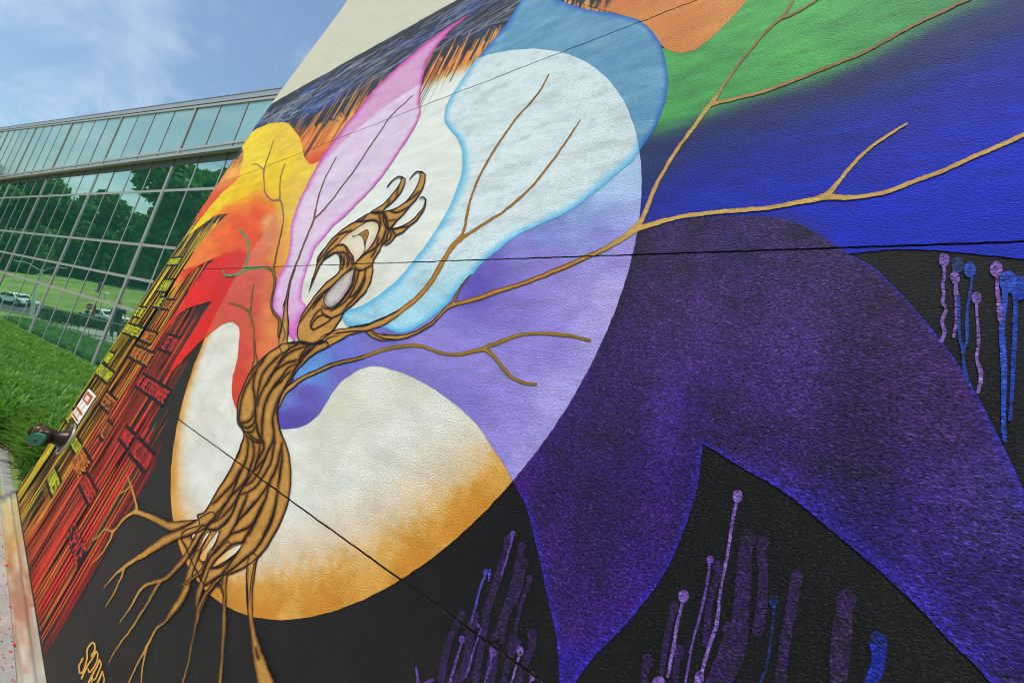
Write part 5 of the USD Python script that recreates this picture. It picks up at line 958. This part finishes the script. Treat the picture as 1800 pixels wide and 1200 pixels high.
# railing
def railing(label, pts, mat):
    t = thing('railing', label, 'railing', (0, 0, 0)); P = np.array([(x, y, float(gz(x, y))) for x, y in pts])
    obj('top_rail', tube(P + [0, 0, .95], .022, 8), 'rail_light', t); obj('bottom_rail', tube(P + [0, 0, .14], .016, 6), mat, t)
    d = np.r_[0, np.cumsum(np.linalg.norm(np.diff(P, axis=0), axis=1))]
    for s in np.arange(0, d[-1], .55):
        q = np.array([np.interp(s, d, P[:, k]) for k in range(3)]); obj('post', tube([q, q + [0, 0, .95]], .02 if int(s / .55) % 4 == 0 else .011, 6), mat, t)
railing('dark metal railing beside the concrete path', [(-33, -.5), (-30, -.25), (-27, -.35), (-24.5, -.55), (-22, -.9)], 'rail_metal')
railing('pale handrail stepping down to the road', [(-52, -10.5), (-48, -9.0), (-44, -6.9), (-40, -5.0), (-36, -3.4)], 'rail_metal')
# lamp posts, banners, street light, stop sign
def lamp(label, x, y, h):
    t = thing('lamp_post', label, 'lamp post', (x, y, float(gz(x, y))))
    obj('post', cat([tube([(0, 0, 0), (0, 0, h - .35)], [.055, .045], 10), tube([(0, 0, 0), (0, 0, .3)], [.11, .08], 10)]), 'lamp_metal', t)
    obj('lantern', lathe([(0, h - .36), (.06, h - .36), (.17, h - .05), (.16, h - .02), (0, h - .02)], 12), 'white_plastic', t); obj('hood', lathe([(.27, h - .03), (.25, h + .01), (.06, h + .10), (.02, h + .16), (0, h + .16)], 16), 'lamp_metal', t)
    return t
lamp('post lamp with a wide flat hood nearest the railing', -45.6, -9.0, 2.95); t2 = lamp('post lamp carrying two red banners', -47.6, -9.3, 3.1)
for z in (.9, 2.95):
    obj('banner', bx(.06, .62, -.008, .008, z, z + .95), 'red_banner', t2); obj('banner_arm', tube([(0, 0, z + .95), (.64, 0, z + .95)], .012, 6), 'lamp_metal', t2)
st = thing('street_light', 'tall street light with two curved arms', 'street light', (-71.2, -14.6, float(gz(-71.2, -14.6))))
obj('mast', tube([(0, 0, 0), (0, 0, 5.9)], [.11, .07], 10), 'lamp_metal', st)
for q in (-1, 1):
    u = np.linspace(0, 1, 9); a = np.array([.42, -.9, 0]) * q; P = np.array([a * 1.5 * x + np.array([0, 0, 5.6 + .75 * math.sin(x * 1.57)]) for x in u])
    arm_ = obj('arm', tube(P, .04, 7), 'lamp_metal', st); obj('lamp_head', trimesh.Trimesh(bevbox(.24, .7, .1, .03).vertices, bevbox(.24, .7, .1, .03).faces).apply_transform(trimesh.transformations.rotation_matrix(math.atan2(a[1], a[0]) - np.pi / 2, [0, 0, 1])).apply_translation(P[-1] + a * .3), 'lamp_metal', st)
sp = thing('stop_sign', 'red octagonal stop sign on a thin post', 'road sign', (-66, -20.6 + 3.9, float(gz(-66, -16.7))), .4)
obj('post', tube([(0, 0, 0), (0, 0, 2.2)], .03, 6), 'rail_metal', sp); oc = trimesh.creation.cylinder(.38, .02, sections=8); oc.apply_transform(trimesh.transformations.rotation_matrix(np.pi / 8, [0, 0, 1])); oc = place(oc, (1, 0, 0), (.04, 0, 2.0)); obj('plate', oc, 'red_banner', sp)
tm = meshkit.text_mesh('STOP', .2, .004, True); tm.apply_translation(-tm.bounds.mean(0)); R4 = np.eye(4); R4[:3, :3] = np.array([[0, 0, 1], [1, 0, 0], [0, 1, 0]]); tm.apply_transform(R4); tm.apply_translation((.054, 0, 2.0)); obj('lettering', tm, 'white_plastic', sp)
# cars
def extrude_y(prof, w, taper_=None):
    m = trimesh.creation.extrude_polygon(Polygon(prof), w, engine='earcut'); m.apply_transform(np.array([[1, 0, 0, 0], [0, 0, -1, w / 2], [0, 1, 0, 0], [0, 0, 0, 1.0]])); return m
def car(name, label, x, y, rz, kind):
    t = thing(name, label, 'pickup truck' if kind == 'pickup' else 'car', (x, y, float(gz(x, y)) + .03), rz)
    if kind == 'pickup':
        L_, body = 5.4, [(-2.7, .55), (-2.7, 1.15), (-.75, 1.15), (-.75, 1.12), (1.35, 1.12), (2.5, 1.02), (2.7, .9), (2.72, .5), (2.2, .42), (-2.6, .45)]
        cab = [(-.8, 1.12), (-.65, 1.62), (-.5, 1.74), (.55, 1.74), (.75, 1.68), (1.42, 1.12)]; wx = (-1.75, 1.75)
    else:
        L_, body = 4.6, [(-2.3, .5), (-2.28, .95), (-1.7, 1.0), (1.0, .98), (2.1, .82), (2.28, .6), (2.2, .35), (-2.2, .35)]
        cab = [(-1.75, .98), (-1.1, 1.42), (-.2, 1.5), (.5, 1.42), (1.2, .98)]; wx = (-1.4, 1.4)
    obj('body', extrude_y(body, 1.9), 'white_paint', t); obj('cab', extrude_y(cab, 1.62), 'white_paint', t)
    cx = np.mean([c[0] for c in cab]); 
    g = [(cx + (a - cx) * .86, 1.0 + (b - 1.0) * .88) for a, b in cab]; obj('side_window', extrude_y(g, 1.64), 'dark_glass', t)
    f0, f1 = cab[-2], cab[-1]; obj('windscreen', trimesh.convex.convex_hull(np.array([(a + .02, s * .68, b + .01) for a, b in ((f0[0] + .08, f0[1] - .06), (f1[0] - .04, f1[1] + .05)) for s in (-1, 1)] + [(a - .02, s * .68, b - .02) for a, b in ((f0[0] + .08, f0[1] - .06), (f1[0] - .04, f1[1] + .05)) for s in (-1, 1)])), 'dark_glass', t)
    for a in wx:
        for s in (-1, 1):
            wv = trimesh.creation.cylinder(.37, .24, sections=20); wv.apply_transform(trimesh.transformations.rotation_matrix(np.pi / 2, [1, 0, 0])); wv.apply_translation((a, s * .86, .37)); w0 = obj('wheel', wv, 'rubber', t)
            rm = trimesh.creation.cylinder(.23, .25, sections=12); rm.apply_transform(trimesh.transformations.rotation_matrix(np.pi / 2, [1, 0, 0])); rm.apply_translation((a, s * .862, .37)); obj('rim', rm, 'chrome', w0)
    for s in (-1, 1): obj('headlight', bx(body[6][0] - .06, body[6][0] + .012, s * .75 - .16, s * .75 + .16, .68, .84), 'chrome', t)
    obj('grille', bx(body[6][0] - .05, body[6][0] + .03, -.5, .5, .6, .85), 'rubber', t)
    return t
car('pickup_truck', 'white pickup truck standing on the road', -70.6, -20.7, -.277, 'pickup')
car('parked_car', 'white car parked farther along the road', -83.5, -17.4, -.277, 'car')
# people on the path
import manifold3d as m3
def figure_person(label, loc, rz, shirt, trousers, cap, lean=0.0):
    t = thing('person', label, 'person', loc, rz)
    def bone(a, b, ra, rb):
        def sp_(c, r): return m3.Manifold.sphere(r, 14).translate(list(map(float, c)))
        return m3.Manifold.batch_hull([sp_(a, ra), sp_(b, rb)])
    def joinm(bs, sm=4):
        o = bs[0]
        for b in bs[1:]: o = o + b
        o = o.refine_to_length(.06).to_mesh(); m = trimesh.Trimesh(o.vert_properties[:, :3], o.tri_verts); trimesh.smoothing.filter_taubin(m, iterations=sm); return m
    J = dict(pel=(0, 0, .95), che=(lean * .35, 0, 1.35), nk=(lean * .5, 0, 1.50), hd=(lean * .6 + .02, 0, 1.64))
    hips = [(0, s * .09, .92) for s in (-1, 1)]; knees = [(.12, -.1, .5), (-.06, .1, .5)]; ank = [(.04, -.1, .08), (-.22, .1, .10)]
    sh = [(lean * .42, s * .18, 1.42) for s in (-1, 1)]; el = [(lean * .42 + .04, s * .25, 1.14) for s in (-1, 1)]; ha = [(lean * .5 + .18, s * .22, .95) for s in (-1, 1)]
    def limbs(k): 
        o = [bone(J['pel'], J['che'], .13 + k, .14 + k)]
        return o
    bodyb = [bone(J['pel'], J['che'], .12, .13), bone(J['che'], J['nk'], .11, .055), bone(J['nk'], J['hd'], .05, .075), bone(J['hd'], tuple(np.add(J['hd'], (.01, 0, .07))), .085, .09)]
    for i in range(2):
        bodyb += [bone(hips[i], knees[i], .085, .055), bone(knees[i], ank[i], .055, .038), bone(ank[i], tuple(np.add(ank[i], (.17, 0, -.04))), .04, .03), bone(sh[i], el[i], .05, .04), bone(el[i], ha[i], .038, .028), bone(ha[i], tuple(np.add(ha[i], (.07, 0, -.05))), .035, .02), bone(J['che'], sh[i], .09, .055)]
    bd = obj('body', joinm(bodyb), 'skin', t, smooth=True)
    top = [bone(J['pel'], J['che'], .14, .15)] + [bone(J['che'], s, .12, .07) for s in sh] + [bone(sh[i], tuple((np.array(sh[i]) + el[i]) / 2), .068, .062) for i in range(2)]
    obj('shirt', joinm(top), shirt, t, smooth=True)
    tro = [bone(hips[0], hips[1], .115, .115)] + [bone(hips[i], knees[i], .105, .078) for i in range(2)] + [bone(knees[i], ank[i], .076, .062) for i in range(2)]
    obj('trousers', joinm(tro), trousers, t, smooth=True)
    obj('shoes', cat([joinm([bone(tuple(np.add(a, (-.03, 0, -.03))), tuple(np.add(a, (.19, 0, -.05))), .052, .042)], 2) for a in ank]), 'rubber', t)
    hd = np.array(J['hd']); obj('cap' if cap else 'hair', joinm([bone(tuple(hd + (-.015, 0, .06)), tuple(hd + (-.01, 0, .10)), .098, .092)] + ([bone(tuple(hd + (.08, 0, .07)), tuple(hd + (.15, 0, .06)), .03, .02)] if cap else []), 2), 'black_cloth', t, smooth=True)
    for s in (-1, 1): obj('eye', trimesh.creation.icosphere(1, .009).apply_translation(hd + (.085, s * .03, .035)), 'rubber', bd)
    return t
figure_person('person in dark clothes walking along the footpath, leaning forward', (-67, -17.0, float(gz(-67, -17)) + .02), -2.6, 'black_cloth', 'black_cloth', False, .35)
figure_person('person in a bright yellow vest standing by the road', (-81.2, -18.0, float(gz(-81.2, -18)) + .02), -.8, 'hivis', 'rail_metal', True)
figure_person('person in a black shirt and cap standing by the path', (-27.9, -1.5, 0.01), .3, 'black_cloth', 'rail_metal', True)
